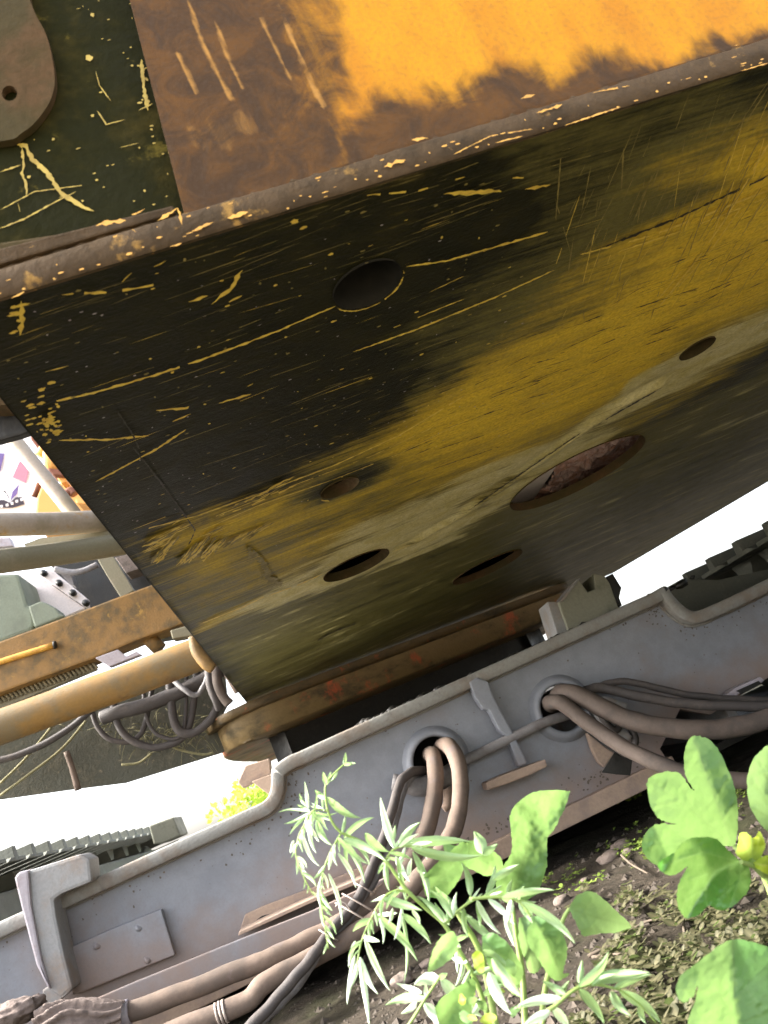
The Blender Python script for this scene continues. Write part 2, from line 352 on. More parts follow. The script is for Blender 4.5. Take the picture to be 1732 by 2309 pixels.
# ================================================================== excavator body (everything yellow overhead)
body = empty('excavator_body', (1.2, 1.9, HB), label='greasy yellow excavator body overhead with scratched belly plate and worn orange rear wall', cat='excavator body')
FY = .466                                            # front face of the belly plate
outline = [(-.115, FY), (2.6, FY), (2.6, .92), (1.45, 3.30), (-.115, 3.30)]
def hole_c(x, y, r): return circ(x, y, r, nseg=72)
HOLES = [('h1', .183, .583, .0305), ('h2', .166, 1.037, .028), ('h3', .207, 1.482, .066), ('h4', .592, 2.03, .098), ('big', .668, 1.46, .142), ('h6', .725, 1.022, .028)]
holes = [hole_c(x, y, r) for _, x, y, r in HOLES]
pts = []; y = FY+.002
while y < 3.3:
    st_ = .0021*y/.6 if y < 1.1 else .0036*y/.9
    xs = np.arange(-.113, min(2.55, .80*y+.12), st_*1.9); pts.append(np.stack([xs, np.full_like(xs, y)+RNG.normal(size=len(xs))*st_*.05], 1)); y += st_*1.6
pts = np.concatenate(pts)
BV, BF = cdt(outline, holes, pts)
# --- stains, drawn in the plane of the plate
bx, by = BV[:, 0], BV[:, 1]
wx = bx+(fbm(bx*7, by*5, 31)-.5)*.10; wy = by+(fbm(bx*6, by*6, 47)-.5)*.07*by
def soft(crop, poly, width, off=0.0):
    sdv = poly_sd(wx, wy, xy(Zs(crop, poly, HB))); wd = width*by; return sstep(sdv+off, -wd, wd)
core = soft('D', [(850, 955), (930, 880), (1050, 790), (1200, 715), (1400, 620), (1665, 520), (1800, 480), (1800, 600), (1665, 655), (1500, 715), (1400, 800), (1270, 880), (1080, 985), (930, 1015), (860, 1000)], .085, -.004)
pale = soft('D', [(560, 1290), (690, 1190), (880, 1085), (1050, 1010), (1200, 950), (1330, 860), (1500, 740), (1700, 640), (1700, 700), (1560, 770), (1400, 880), (1250, 1000), (1110, 1080), (980, 1160), (850, 1210), (700, 1255), (580, 1310)], .07, .012)
mid = soft('D', [(1800, 180), (1659, 230), (1450, 330), (1330, 500), (1150, 640), (1000, 800), (830, 930), (560, 1075), (420, 1120), (290, 1170), (330, 1250), (420, 1330), (560, 1290), (860, 1210), (1150, 1080), (1400, 920), (1800, 650)], .10)
rightup = soft('D', [(1800, 240), (1659, 300), (1480, 470), (1400, 640), (1659, 540), (1800, 500)], .12)
lowfilm = soft('D', [(420, 1330), (560, 1290), (860, 1200), (1150, 1080), (1400, 930), (1800, 700), (1800, 1000), (1300, 1260), (1150, 1300), (540, 1520)], .05)
leftfan = soft('D', [(290, 1175), (380, 1125), (500, 1085), (620, 1060), (590, 1110), (470, 1165), (360, 1215), (315, 1225)], .02)
streakL = soft('D', [(425, 1345), (560, 1290), (700, 1240), (720, 1252), (560, 1310), (440, 1365)], .012)
marb = fbm(bx*9-by*2.2, by*26+bx*2, 71)-.5
Rr = core*.84+mid*(1-core)*.46+rightup*.40+mid*marb*.5+leftfan*.22+streakL*.5
Rr = Rr-soft('D', [(1180, 480), (1659, 360), (1659, 385), (1200, 560)], .02)*.25
Gg = pale*(1.0+marb*1.5)+lowfilm*(.16+marb*1.1)+mid*(1-core)*marb*.5+rightup*.10+streakL*.25+soft('D', [(1330, 820), (1500, 745), (1610, 700), (1600, 745), (1480, 800), (1380, 850)], .012)*.35
Bb = mid*.95+lowfilm*(.8+marb*.8)+soft('D', [(950, 1), (1659, 100), (1659, 420), (1100, 700), (900, 860), (820, 720), (1180, 480)], .08)*.55
Rr = Rr-.55*np.exp(-(np.hypot((bx-.178)*.8, by-1.03)/.050)**4); Bb = Bb-.6*np.exp(-(np.hypot((bx-.178)*.8, by-1.03)/.050)**4)
stain = np.clip(np.stack([Rr, Gg, Bb], 1), 0, 1)
me = bpy.data.meshes.new('belly_plate'); nV = len(BV)
for _k in (3, 4): pass
uz = HB+(fbm(bx*1.8, by*1.8, 5)-.5)*.004
# weld seam and the crumpled ridge across the plate
seam = np.array(xy(Zs('D', [(880, 1180), (1000, 1110), (1120, 1030), (1240, 945), (1330, 880), (1420, 835)], HB)))
dmin = np.full(nV, 9.)
for i in range(len(seam)-1):
    a = seam[i]; b = seam[i+1]; e = b-a; t = np.clip(((bx-a[0])*e[0]+(by-a[1])*e[1])/(e@e), 0, 1); dmin = np.minimum(dmin, np.hypot(bx-a[0]-t*e[0]+(fbm(bx*30, by*30, 3)-.5)*.02, by-a[1]-t*e[1]))
uz = uz-.005*np.exp(-(dmin/.012)**2)+.004*np.exp(-((dmin-.03)/.015)**2)*fbm(bx*20, by*20, 8)
vv = [(x, y_, z) for (x, y_), z in zip(BV, uz)]
me.from_pydata(vv, [], [tuple(int(i) for i in f[::-1]) for f in BF]); me.polygons.foreach_set('use_smooth', [True]*len(BF))
ca = me.color_attributes.new('stain', 'FLOAT_COLOR', 'POINT'); a4 = np.ones((nV, 4), np.float32); a4[:, :3] = stain; ca.data.foreach_set('color', a4.ravel())
me.materials.append(M['belly']); bp = bpy.data.objects.new('belly_plate', me); COL.objects.link(bp)
def child(o, p): o.parent = p; o.matrix_parent_inverse = Matrix.Translation(-Vector(p.location)); return o
child(bp, body)
TH = .009; LT = .024
V2, F2 = cdt(outline, holes, np.zeros((0, 2)))
mb = MB(); mb.add([(x, y_, HB+TH) for x, y_ in V2], [tuple(int(i) for i in f) for f in F2])
wall_loop(mb, [outline[2], outline[3], outline[4], outline[0]], HB-.001, HB+TH); mb.f.pop(-1-0); mb.sm.pop()
mb.build('plate_back', M['dark'], body)
for h in holes[1:]:
    mb = MB(); wall_loop(mb, h, HB-.002, HB+(.024 if h is holes[5] or h is holes[6-1] else .016), smooth=True); mb.build('hole_edge', M['lug'], bp)
mb = MB(); wall_loop(mb, holes[0], HB-.002, HB+.11, smooth=True); mb.build('hole_sleeve', M['sleeve'], bp)
# inner bulkhead above the holes with what can be seen through them
MB().box((-.09, FY+.03, HB+.22), (2.58, 3.28, HB+.24)).build('inner_deck', M['dark'], body)
MB().box((-.113, 3.275, HB+TH+.001), (1.44, 3.285, HB+.22)).build('rear_bulkhead', M['dark'], body)
MB().prism([(2.59, .93, HB+TH+.001), (1.445, 3.28, HB+TH+.001), (1.435, 3.27, HB+TH+.001), (2.58, .92, HB+TH+.001)], (0, 0, .21)).build('side_bulkhead', M['dark'], body)
MB().box((-.113, FY+.03, HB+TH+.001), (-.100, 3.28, HB+.22)).build('cheek_plate', M['dark'], body)
DX, DYy = np.meshgrid(np.linspace(.672, 1.05, 110), np.linspace(1.42, 1.95, 130)); DZ = HB+.050-.012*sstep(DX, .8, .9)+(fbm(DX*26, DYy*26, 61)-.5)*.035+(fbm(DX*110, DYy*110, 62)-.5)*.014
k_ = DX.shape[1]; ii = (np.arange(DX.shape[0]-1)[:, None]*k_+np.arange(k_-1)[None]).ravel()
mb = MB(); mb.add(np.stack([DX.ravel(), DYy.ravel(), DZ.ravel()], 1).tolist(), np.stack([ii, ii+1, ii+1+k_, ii+k_], 1).tolist(), True); mb.build('caked_debris', M['debris'], body)
MB().box((.40, 1.30, HB+.046), (.668, 1.95, HB+.056)).build('inner_plate', M['white'], body, bevel=.003)

# front lip (edge of the belly plate) and the weld above it
xs = np.linspace(-.115, 2.6, 420); nzr = (fbm(xs*30, xs*0, 2)-.5)*.0022
lt = HB+LT-.001; lipb = MB()
rows = [(FY+.0015, HB-.0004), (FY-.0008, HB+.0016), (FY-.001, HB+.010), (FY-.0012, lt-.003), (FY+.002, lt), (FY+.016, lt+.001)]
vs = []; fs = []
for j, (yy, zz) in enumerate(rows):
    for i, x_ in enumerate(xs): vs.append((x_, yy+nzr[i]*(.4 if j in (1, 2, 3) else .2), zz+(nzr[i] if j in (3, 4) else nzr[i]*.35)))
K = len(xs)
for j in range(len(rows)-1):
    for i in range(K-1): fs.append((j*K+i, j*K+i+1, (j+1)*K+i+1, (j+1)*K+i))
lipb.add(vs, fs, True); lipb.build('front_lip', M['lip'], body)
xs = np.arange(.052, 2.6, .0042); wb = [Vector((x_, FY+.0065+random.gauss(0, .0003), lt+.0012+random.gauss(0, .0004))) for x_ in xs]
MB().tube(wb, [.0026+.0004*math.sin(i*1.7)+random.gauss(0, .0003) for i in range(len(wb))], 9).build('weld_bead', M['lip'], body)
xs = np.arange(-.114, .05, .0042)
MB().tube([Vector((x_, FY+.012+random.gauss(0, .0003), lt+.004+random.gauss(0, .0004))) for x_ in xs], [.0055+.0006*math.sin(i*1.7) for i in range(len(xs))], 9).build('weld_bead', M['lip'], body)
MB().prism([(-.114, FY+.010, lt+.004), (.049, FY+.010, lt+.003), (.049, FY+.010, lt+.007), (-.114, FY+.010, lt+.036)], (0, .012, 0)).build('backing_strip', M['lug'], body, bevel=.002)
MB().prism([(-.114, FY+.004, lt+.006), (.049, FY+.004, lt+.005), (.049, FY+.0035, lt+.011), (-.114, FY+.0035, lt+.020)], (0, .02, 0)).build('backing_strip', M['lip'], body, bevel=.0015)

# rear wall with the orange paint: dense sheet carrying the stain, plus thickness
WY = FY+.004
e0 = at_y(385*1.044, 440*1.044, WY); e1 = at_y(275*1.044, 0, WY); sl_ = (e1.x-e0.x)/(e1.z-e0.z)
wo = [(e0.x+.001, lt+.001), (2.6, lt+.001), (2.6, 1.60), (e0.x+sl_*(1.60-e0.z), 1.60)]
px_ = []
for z_ in np.arange(lt+.003, 1.05, .0022): xs = np.arange(-.1, .95, .003); px_.append(np.stack([xs, np.full_like(xs, z_)], 1))
for z_ in np.arange(1.06, 1.6, .03): xs = np.arange(-.1, 2.6, .03); px_.append(np.stack([xs, np.full_like(xs, z_)], 1))
WV, WF = cdt(wo, [], np.concatenate(px_)); qx, qz = WV[:, 0], WV[:, 1]
ux = qx+(fbm(qx*60, qz*26, 11)-.5)*.020; uz_ = qz+(fbm(qx*70, qz*30, 12)-.5)*.026
op = xz(Ys('c2', [(-180, 800), (-150, 520), (0, 440), (200, 420), (330, 415), (460, 330), (540, 270), (620, 300), (690, 360), (800, 350), (880, 310), (940, 230), (1020, 240), (1090, 300), (1180, 290), (1260, 260), (1420, 200), (1659, 140), (2600, -100), (2600, -2500), (-900, -2500), (-250, -200)], WY))
og_ = sstep(poly_sd(ux, uz_, op), -.024, .030)
og2 = xz(Ys('c1', [(1240, 460), (1330, 300), (1200, 60), (1100, -200), (1500, -200), (1800, 0), (1800, 420)], WY))
og_ = np.maximum(og_, .46*sstep(poly_sd(ux, uz_, og2), -.05, .03))
op3 = xz(Ys('c1', [(760, 640), (800, 500), (1000, 460), (1150, 500), (1180, 620), (1000, 660), (860, 680)], WY))
rub = .55*sstep(poly_sd(ux, uz_, op3), -.008, .012)
for line in ([(800, -50), (870, 180), (945, 330), (1000, 430)], [(930, 90), (975, 220), (1050, 380)], [(1200, 20), (1290, 230), (1350, 370), (1400, 460)], [(770, 230), (850, 400)], [(1130, 80), (1250, 340)]):
    q = np.array(xz(Ys('c1', line, WY))); dm_ = np.full(len(qx), 9.)
    for i in range(len(q)-1):
        a = q[i]; e = q[i+1]-a; t = np.clip(((qx-a[0])*e[0]+(qz-a[1])*e[1])/(e@e), 0, 1); dm_ = np.minimum(dm_, np.hypot(qx-a[0]-t*e[0], qz-a[1]-t*e[1]))
    rub = np.maximum(rub, .95*np.exp(-(dm_/(.0022+.002*fbm(qx*60, qz*60, 4)))**2)*(.55+.6*fbm(qx*120, qz*120, 8)))
mb = MB(); mb.add([(x_, WY+(fbm(x_*4, z_*4, 6)-.5)*.001, z_) for x_, z_ in WV], [tuple(int(i) for i in f) for f in WF], True)
mb.build('rear_wall', M['wall'], body, attr=dict(stain=np.stack([og_, rub, og_*0], 1)))
MB().prism([(wo[0][0], WY+.0005, wo[0][1]), (wo[3][0], WY+.0005, wo[3][1]), (2.6, WY+.0005, 1.6), (2.6, WY+.0005, lt+.001)], (0, .012, 0)).build('wall_backing', M['lip'], body)
GY = FY+.020
MB().box((-.114, GY, lt), (.30, GY+.008, 1.6)).build('side_panel', M['greenblack'], body)
MB().box((-.11, GY+.02, 1.5), (2.6, 3.3, 1.6)).build('upper_deck', M['dark'], body)
lg = [(-900, -400), (20, -400), (130, 0), (200, 150), (232, 290), (232, 390), (190, 480), (100, 570), (-60, 615), (-900, 640)]
lg = [tuple(p)[:2] for p in spline([Vector((a, b, 0)) for a, b in lg], [1]*len(lg), 5)[0]]; lpts = xz(Ys('c1', lg, FY+.013)); lh = xz(Ys('c1', [(30+34*math.cos(a*.524), 378+34*math.sin(a*.524)) for a in range(12)], FY+.008))
lpts = [(max(p[0], -.113), p[1]) for p in lpts]
V3, F3 = cdt(lpts, [lh], np.zeros((0, 2)))
mb = MB(); mb.add([(x_, FY+.013, z_) for x_, z_ in V3], [tuple(int(i) for i in f) for f in F3])
for loop in (lpts, lh): mb.add([(x_, FY+.013, z_) for x_, z_ in loop]+[(x_, GY-.001, z_) for x_, z_ in loop], [(i, (i+1) % len(loop), len(loop)+(i+1) % len(loop), len(loop)+i) for i in range(len(loop))])
mb.build('lifting_lug', M['lug'], body)

# --- paint flakes and scratches: thin raised ribbons in the planes they lie on
RK = 0
def ribbon(mb, P, nrm, w0, ragged=.5, gap=0.0, step=.0035, taper=False):
    global RK
    RK += 1; nrm = Vector(nrm); sh_ = (Vector((0, 0, -1)) if abs(nrm.z) > .5 else nrm)*((RK*37 % 1009)*8e-7)
    P = [Vector(p)+sh_ for p in P]; L = []
    for i in range(len(P)-1):
        k = max(1, int((P[i+1]-P[i]).length/step)); L += [P[i].lerp(P[i+1], j/k) for j in range(k)]
    L.append(P[-1]); nn = len(L); nrm = Vector(nrm); last = None; off = random.random()*100
    for i, p in enumerate(L):
        t = (L[min(i+1, nn-1)]-L[max(i-1, 0)]); t.normalize(); s_ = t.cross(nrm)
        env = min(1, (i+.3)/2.5, (nn-1-i+.3)/2.5)
        if taper: env *= (1-i/nn)**.8
        if abs(nrm.z) > .5 and any(math.hypot(p.x-hx, p.y-hy) < hr+.0004 for _, hx, hy, hr in HOLES): last = None; continue
        wv = w0*env*(1+ragged*(random.random()*2-1)); sh = w0*.35*ragged*(random.random()*2-1)
        a = (p+s_*(wv/2+sh), p-s_*(wv/2-sh))
        hole = gap and vnoise(np.array([i*.33+off]), np.array([3.0+off]))[0] < gap
        if last and not hole: mb.add([last[0], last[1], a[1], a[0]], [(0, 1, 2, 3)])
        last = None if hole else a
def blob(mb, c, u, v, rx, ry, nseg=11):
    global RK
    if abs(v.y) > .5 and any(math.hypot(c.x-hx, c.y-hy) < hr+.002 for _, hx, hy, hr in HOLES): return
    RK += 1; c = c+(Vector((0, 0, -1)) if abs(v.y) > .5 else Vector((0, -1, 0)))*((RK*53 % 1009)*6e-7)
    ps = [c+u*(rx*math.cos(6.283*k/nseg)*random.uniform(.55, 1.2))+v*(ry*math.sin(6.283*k/nseg)*random.uniform(.55, 1.2)) for k in range(nseg)]
    mb.add([c]+ps, [(0, 1+k, 1+(k+1) % nseg) for k in range(nseg)])
EPS = HB-.0016-.0016
def onb(crop, pts): return [p-Vector((0, 0, .0028)) for p in Zs(crop, pts, HB)]
bc = MB(); bs = MB(); bk = MB()
bright = [  # crop, points, width in mm, gap
 ('D', [(110, 862), (200, 842), (330, 805), (450, 765), (600, 708), (722, 655)], 2.6, .25),
 ('D', [(875, 570), (960, 558), (1060, 530), (1180, 495)], 2.6, .0),
 ('D', [(760, 755), (900, 705), (1060, 640), (1195, 578)], 2.4, .12), ('D', [(810, 718), (930, 668), (1000, 640)], 1.6, .35),
 ('D', [(125, 945), (240, 943), (320, 935)], 3.0, .0), ('D', [(205, 1035), (270, 1000), (340, 962), (400, 922)], 3.2, .05),
 ('D', [(370, 905), (410, 888)], 4.0, .0), ('D', [(470, 865), (540, 845)], 3.4, .0), ('D', [(335, 880), (380, 877), (445, 870)], 3.4, .35),
 ('D', [(955, 412), (1080, 406)], 3.6, .1), ('D', [(1130, 402), (1185, 393)], 3.2, .0), ('D', [(1080, 378), (1150, 376)], 2, .3), ('D', [(780, 415), (900, 405), (1000, 375)], 1.6, .4),
 ('D', [(130, 628), (250, 622), (350, 603)], 2.2, .35), ('D', [(405, 645), (445, 630)], 4.5, .1), ('D', [(455, 650), (495, 615), (520, 575)], 3.6, .05), ('D', [(490, 645), (520, 630)], 4.2, .0),
 ('D', [(330, 568), (355, 555)], 3.5, .0), ('D', [(42, 640), (45, 680), (40, 715)], 4, .2),
 ('D', [(95, 795), (145, 782)], 2.0, .2), ('D', [(280, 580), (260, 600)], 3, .2), ('D', [(690, 1075), (710, 1078)], 4, .2),
 ('D', [(300, 1140), (420, 1110), (560, 1060), (720, 1000), (860, 935), (1000, 850)], 3.0, .2),
 ('D', [(340, 1160), (500, 1095), (640, 1040), (800, 980), (950, 910)], 1.7, .3), ('D', [(410, 1150), (560, 1085), (720, 1030), (860, 975), (1000, 905)], 1.7, .25),
 ('D', [(540, 1085), (600, 1060), (640, 1040)], 6, .35), ('D', [(470, 1110), (560, 1080)], 4.5, .4),
 ('D', [(560, 1290), (640, 1262), (700, 1235)], 6, .3), ('D', [(430, 1345), (520, 1310), (570, 1285)], 7, .2),
 ('D', [(1250, 545), (1400, 505), (1520, 460), (1659, 405)], 3.2, .2), ('D', [(1330, 540), (1480, 490), (1659, 420)], 1.8, .25),
 ('D', [(1420, 660), (1500, 560), (1560, 475), (1659, 300)], 2.6, .25), ('D', [(1440, 640), (1530, 540), (1600, 440)], 1.6, .3), ('D', [(1400, 665), (1470, 580)], 1.8, .3),
 ('D', [(925, 625), (1000, 590)], 1.2, .4), ('D', [(530, 830), (545, 822)], 2, 0), ]
rim = [Vector((.183+.0318*math.cos(a), .583+.0318*math.sin(a), HB-.0028)) for a in np.linspace(R(-12), R(150), 40)]
for c_, p_, w_, g_ in bright: ribbon(bc, onb(c_, p_), (0, 0, 1), w_/1000*(1 if w_ < 4 else .8), .55, g_)
# left corner flakes
for i in range(90):
    u, v = random.choice([(85+random.gauss(0, 20), 880+random.gauss(0, 28)), (110+random.gauss(0, 14), 915+random.gauss(0, 16)), (35+random.gauss(0, 12), 660+random.gauss(0, 30)), (380+random.gauss(0, 160), 480+random.gauss(0, 10)-.298*0)])
    p = onb('D', [(u, v)])[0]
    if p.y > FY+.004 and p.x > -.11 and not (u > 150 and p.y > FY+.03): blob(bc, p, Vector((1, 0, 0)), Vector((0, 1, 0)), random.uniform(.0012, .004), random.uniform(.001, .003))
# feathered fan strokes near the left edge
for i in range(230):
    t = random.random(); u = 300+t*330+random.gauss(0, 8); v = 1228-t*128+random.gauss(0, 17); ang = random.uniform(-.85, -.38); L = random.uniform(25, 95)*(1.1-.5*t)
    if 1: continue
    ribbon(bc if random.random() < .5 else bs, onb('D', [(u, v), (u+L*.5*math.cos(ang), v+L*.5*math.sin(ang)-2), (u+L*math.cos(ang+.12), v+L*math.sin(ang+.12))]), (0, 0, 1), random.choice((.0006, .0009, .0013, .002, .0034)), .6, .2)
ribbon(bc, rim, (0, 0, 1), .0016, .6, .12, .002)
ribbon(bs, onb('f1', [(632, 1062), (660, 1100), (700, 1120), (722, 1190), (780, 1228)]), (0, 0, 1), .010, .8, .05, .004)
ribbon(bs, onb('f1', [(650, 1070), (700, 1125), (740, 1200)]), (0, 0, 1), .006, .8, .2, .004)
for (u0, v0, u1, v1, n_, dx, dy, sp) in ((185, 1080, 330, 985, 26, 60, -30, 30), (215, 1140, 290, 1060, 24, 45, -55, 22), (330, 1140, 430, 1080, 30, 45, -60, 20), (430, 1110, 520, 1050, 22, 42, -45, 14), (520, 1065, 640, 1010, 18, 48, -34, 10), (640, 1005, 740, 965, 12, 50, -28, 8), (170, 1060, 250, 1020, 14, 90, -42, 12), (420, 1020, 520, 985, 10, 90, -40, 10), (540, 900, 720, 810, 16, 80, -40, 8), (640, 880, 760, 800, 10, 60, -34, 6)):
    for i in range(n_):
        t = random.random(); u = u0+(u1-u0)*t+random.gauss(0, 8); v = v0+(v1-v0)*t+random.gauss(0, sp*.5); k = random.uniform(.5, 1.7); wob = random.uniform(-.15, .15)
        ribbon(bc if random.random() < .6 else bs, onb('f1', [(u, v), (u+dx*k*.5-dy*wob*.5, v+dy*k*.5+dx*wob*.5), (u+dx*k, v+dy*k)]), (0, 0, 1), random.choice((.0016, .003, .005, .008)), .5, .05, .0035, True)
# countless fine scratches running with the plate and, at the right, across it
for i in range(480):
    y_ = FY+.01+1.25*random.random()**1.5; x_ = random.uniform(-.11, .75*y_+.05); L = random.uniform(.01, .10)*(y_**.5); a = R(random.gauss(-3, 4))
    ribbon(bc if random.random() < .12 else bs, [(x_, y_, HB-.0026), (x_+L*math.cos(a), y_+L*math.sin(a), HB-.0026)], (0, 0, 1), random.uniform(.0002, .0008)*y_/.6, .5, .3, .006)
for i in range(230):
    u = 1700-random.random()**1.4*520; v = random.uniform(230, 700); p = onb('D', [(u, v)])[0]; L = random.uniform(.02, .13); a = R(random.gauss(-98, 7))
    if p.y+L*math.sin(a) < FY+.003: continue
    ribbon(bc if random.random() < .18 else bs, [p, p+Vector((L*math.cos(a), L*math.sin(a), 0))], (0, 0, 1), random.uniform(.0003, .0012), .5, .3, .006)
for i in range(260):
    y_ = FY+.01+.6*random.random(); x_ = random.uniform(-.11, .55*y_); blob(bs if random.random() < .7 else bc, Vector((x_, y_, HB-.0026)), Vector((1, 0, 0)), Vector((0, 1, 0)), random.uniform(.0005, .0028), random.uniform(.0004, .0018), 8)
bw_ = MB()
for i in range(190):
    y_ = FY+.01+.75*random.random(); x_ = random.uniform(-.11, .5*y_); blob(bw_, Vector((x_, y_, HB-.0026)), Vector((1, 0, 0)), Vector((0, 1, 0)), random.uniform(.0004, .0018), random.uniform(.0003, .0012), 7)
bw_.build('grit_specks', M['silver'], body, kind='stuff')
for i in range(120):      # dark gouges in the yellow
    t = random.random(); u = 850+t*800; v = 960-t*400+random.gauss(0, 55); p = onb('D', [(u, v)])[0]; L = random.uniform(.006, .05); a = R(random.gauss(-3, 10))
    ribbon(bk, [p, p+Vector((L*math.cos(a), L*math.sin(a), 0))], (0, 0, 1), random.uniform(.0006, .0024), .7, .2, .004)
for p_, w_ in (([(685, 1382), (720, 1362), (772, 1343)], 9), ([(285, 960), (340, 1030), (385, 1090), (420, 1140), (405, 1175)], 1.6), ([(250, 880), (280, 925), (300, 965)], 1.2), ([(880, 1180), (1000, 1108), (1080, 1050), (1240, 940), (1420, 838)], 6), ([(1300, 528), (1450, 470), (1659, 373)], 4), ([(640, 1290), (760, 1250)], 2), ([(930, 1010), (1080, 960)], 2)):
    ribbon(bk, onb('D', p_), (0, 0, 1), w_/1000, .7, .08)
bc.build('paint_flakes', M['chip'], body, kind='stuff'); bs.build('dull_scratches', M['scuff'], body, kind='stuff'); bk.build('grease_cracks', M['crack'], body, kind='stuff')
# flakes on the side panel, wall foot and lip
pc = MB()
def onw(crop, pts, Y): return Ys(crop, pts, Y)
PY = GY-.0008
for p_, w_ in (([(0, 625), (60, 620), (110, 632), (140, 690), (200, 740), (260, 830), (330, 880), (405, 915)], 7), ([(95, 640), (105, 720), (95, 750), (115, 800), (118, 850)], 3.6), ([(0, 745), (90, 715)], 3.5), ([(0, 990), (100, 950), (220, 885), (330, 830)], 2.6), ([(0, 910), (150, 830), (380, 800)], 1.8),
              ([(415, 310), (430, 370), (480, 440)], 1.6), ([(420, 480), (460, 540), (540, 520)], 2.2), ([(610, 260), (622, 380), (640, 480)], 6), ([(660, 450), (600, 480)], 3), ([(520, 640), (600, 620)], 1.6), ([(80, 880), (88, 920)], 1.6)):
    ribbon(pc, onw('c1', p_, PY), (0, -1, 0), w_/1000*.42, .5, .06, .002)
for (u, v, rx, ry) in ((400, 65, 9, 9), (385, 250, 15, 14), (400, 500, 8, 6), (655, 560, 6, 5), (660, 590, 7, 4), (665, 620, 8, 4), (705, 665, 6, 4), (660, 545, 5, 4), (620, 300, 8, 9), (640, 440, 8, 9), (635, 345, 6, 10), (580, 870, 6, 3), (665, 885, 7, 3), (720, 850, 6, 3)):
    p = onw('c1', [(u, v)], PY)[0]; blob(pc, p, Vector((1, 0, 0)), Vector((0, 0, 1)), rx*.522/1869*.62, ry*.522/1869*.62*1.3)
for i in range(60):
    u = random.uniform(0, 740); v = random.uniform(0, 880)
    if u < 240 and v < 560: continue
    p = onw('c1', [(u, v)], PY)[0]; blob(pc, p, Vector((1, 0, 0)), Vector((0, 0, 1)), random.uniform(.0003, .0019), random.uniform(.0003, .0013), 7)
pc.build('panel_flakes', M['chip_p'], body, kind='stuff')
lc = MB()
for p_, w_ in (([(415, 975), (480, 960), (545, 955)], 8), ([(570, 930), (625, 905)], 5), ([(680, 955), (770, 900)], 6), ([(770, 900), (785, 970)], 5), ([(575, 990), (585, 1005)], 7), ([(830, 1000), (920, 960)], 5), ([(985, 945), (1070, 915)], 8), ([(735, 1070), (785, 1050)], 5), ([(50, 1290), (105, 1260)], 6), ([(130, 1070), (150, 1062)], 4)):
    ribbon(lc, onw('c1', p_, FY-.0022), (0, -1, 0), w_/1000*.36, .6, .05, .0018)
for p_, w_ in (([(0, 720), (90, 690)], 9), ([(120, 605), (190, 600)], 6), ([(280, 640), (295, 650)], 4), ([(590, 430), (650, 410)], 5), ([(660, 490), (770, 455)], 5), ([(300, 670), (460, 590), (640, 560)], 2), ([(780, 545), (1020, 465)], 3), ([(1540, 310), (1659, 275)], 2.5), ([(480, 620), (600, 590)], 2.5), ([(900, 400), (1060, 370)], 3)):
    ribbon(lc, onw('c2', p_, FY-.0022), (0, -1, 0), w_/1000*.36, .7, .15, .0018)
for i in range(80):
    x_ = random.uniform(-.1, .6); blob(lc, Vector((x_, FY-.0021, random.choice([HB+random.uniform(0, .004), HB+random.uniform(.002, .022)]))), Vector((1, 0, 0)), Vector((0, 0, 1)), random.uniform(.0004, .003), random.uniform(.0003, .0011), 7)
lc.build('lip_flakes', M['chip_o'], body, kind='stuff')

# bearing housing below the plate: straight front, rounded left end, in three steps
hp = [Vector((1.15, 3.6, 0)), Vector((1.16, 3.15, 0)), Vector((1.10, 2.95, 0)), Vector((.98, 2.89, 0)), Vector((.5, 2.74, 0)), Vector((.05, 2.61, 0)), Vector((-.10, 2.585, 0)), Vector((-.20, 2.62, 0)), Vector((-.265, 2.74, 0)), Vector((-.29, 2.95, 0)), Vector((-.27, 3.3, 0)), Vector((-.2, 3.9, 0))]
hp, _ = spline(hp, [1]*len(hp), 9)
def housing(levels, name, mat):
    vs = []; fs = []; k = len(levels); n_ = len(hp)
    for i, p in enumerate(hp):
        t = (hp[min(i+1, n_-1)]-hp[max(i-1, 0)]).normalized(); q = Vector((-t.y, t.x, 0))
        for d_, z_ in levels: vs.append((p.x+q.x*d_, p.y+q.y*d_, z_+random.gauss(0, .0004)))
    for i in range(n_-1):
        for j in range(k-1): fs.append((i*k+j, i*k+j+1, (i+1)*k+j+1, (i+1)*k+j))
    return MB().add(vs, fs, True).build(name, mat, body)
housing([(0, HB-.003), (.002, HB-.026), (-.004, HB-.030), (-.04, HB-.031)], 'bearing_flange', M['ring'])
housing([(-.028, HB-.030), (-.030, HB-.100), (-.038, HB-.106), (-.26, HB-.107)], 'bearing_housing', M['ringred'])
housing([(-.22, HB-.106), (-.22, .40)], 'bearing_hub', M['dark'])

# ================================================================== undercarriage (grey) : centre frame, tracks, brackets
UY = 1.80
under = empty('undercarriage', (.35, 2.6, 0), label='dusty grey undercarriage frame below the yellow body with two hose holes and crawler tracks', cat='undercarriage')
top = xz(Ys('d2', [(-900, 1555), (0, 1140), (490, 917), (830, 762), (1100, 640), (1330, 535), (1420, 490), (1450, 440), (1455, 390), (1456, 345), (1468, 312)], UY))
top += xz(Ys('D', [(622, 1637), (650, 1625), (720, 1593), (1000, 1467), (1340, 1314), (1390, 1292)], UY))
top += xz(Ys('e2', [(215, 1045), (275, 1022), (320, 1042), (352, 1095), (400, 1160), (500, 1260), (600, 1325), (700, 1330), (900, 1250), (1350, 1040), (1660, 890), (3200, 150)], UY))
bot = [(top[-1][0], .20)]+xz(Ys('d4', [(1300, 1690), (1110, 1655), (985, 1905)], UY))+[(.70, .057), (-1.1, .057)]
HL = [('d3', (1050, 590), .050), ('d4', (372, 1650), .050)]
fh = []
for c_, p_, r_ in HL:
    q = Ys(c_, [p_], UY)[0]; fh.append(circ(q.x, q.z, r_, nseg=28))
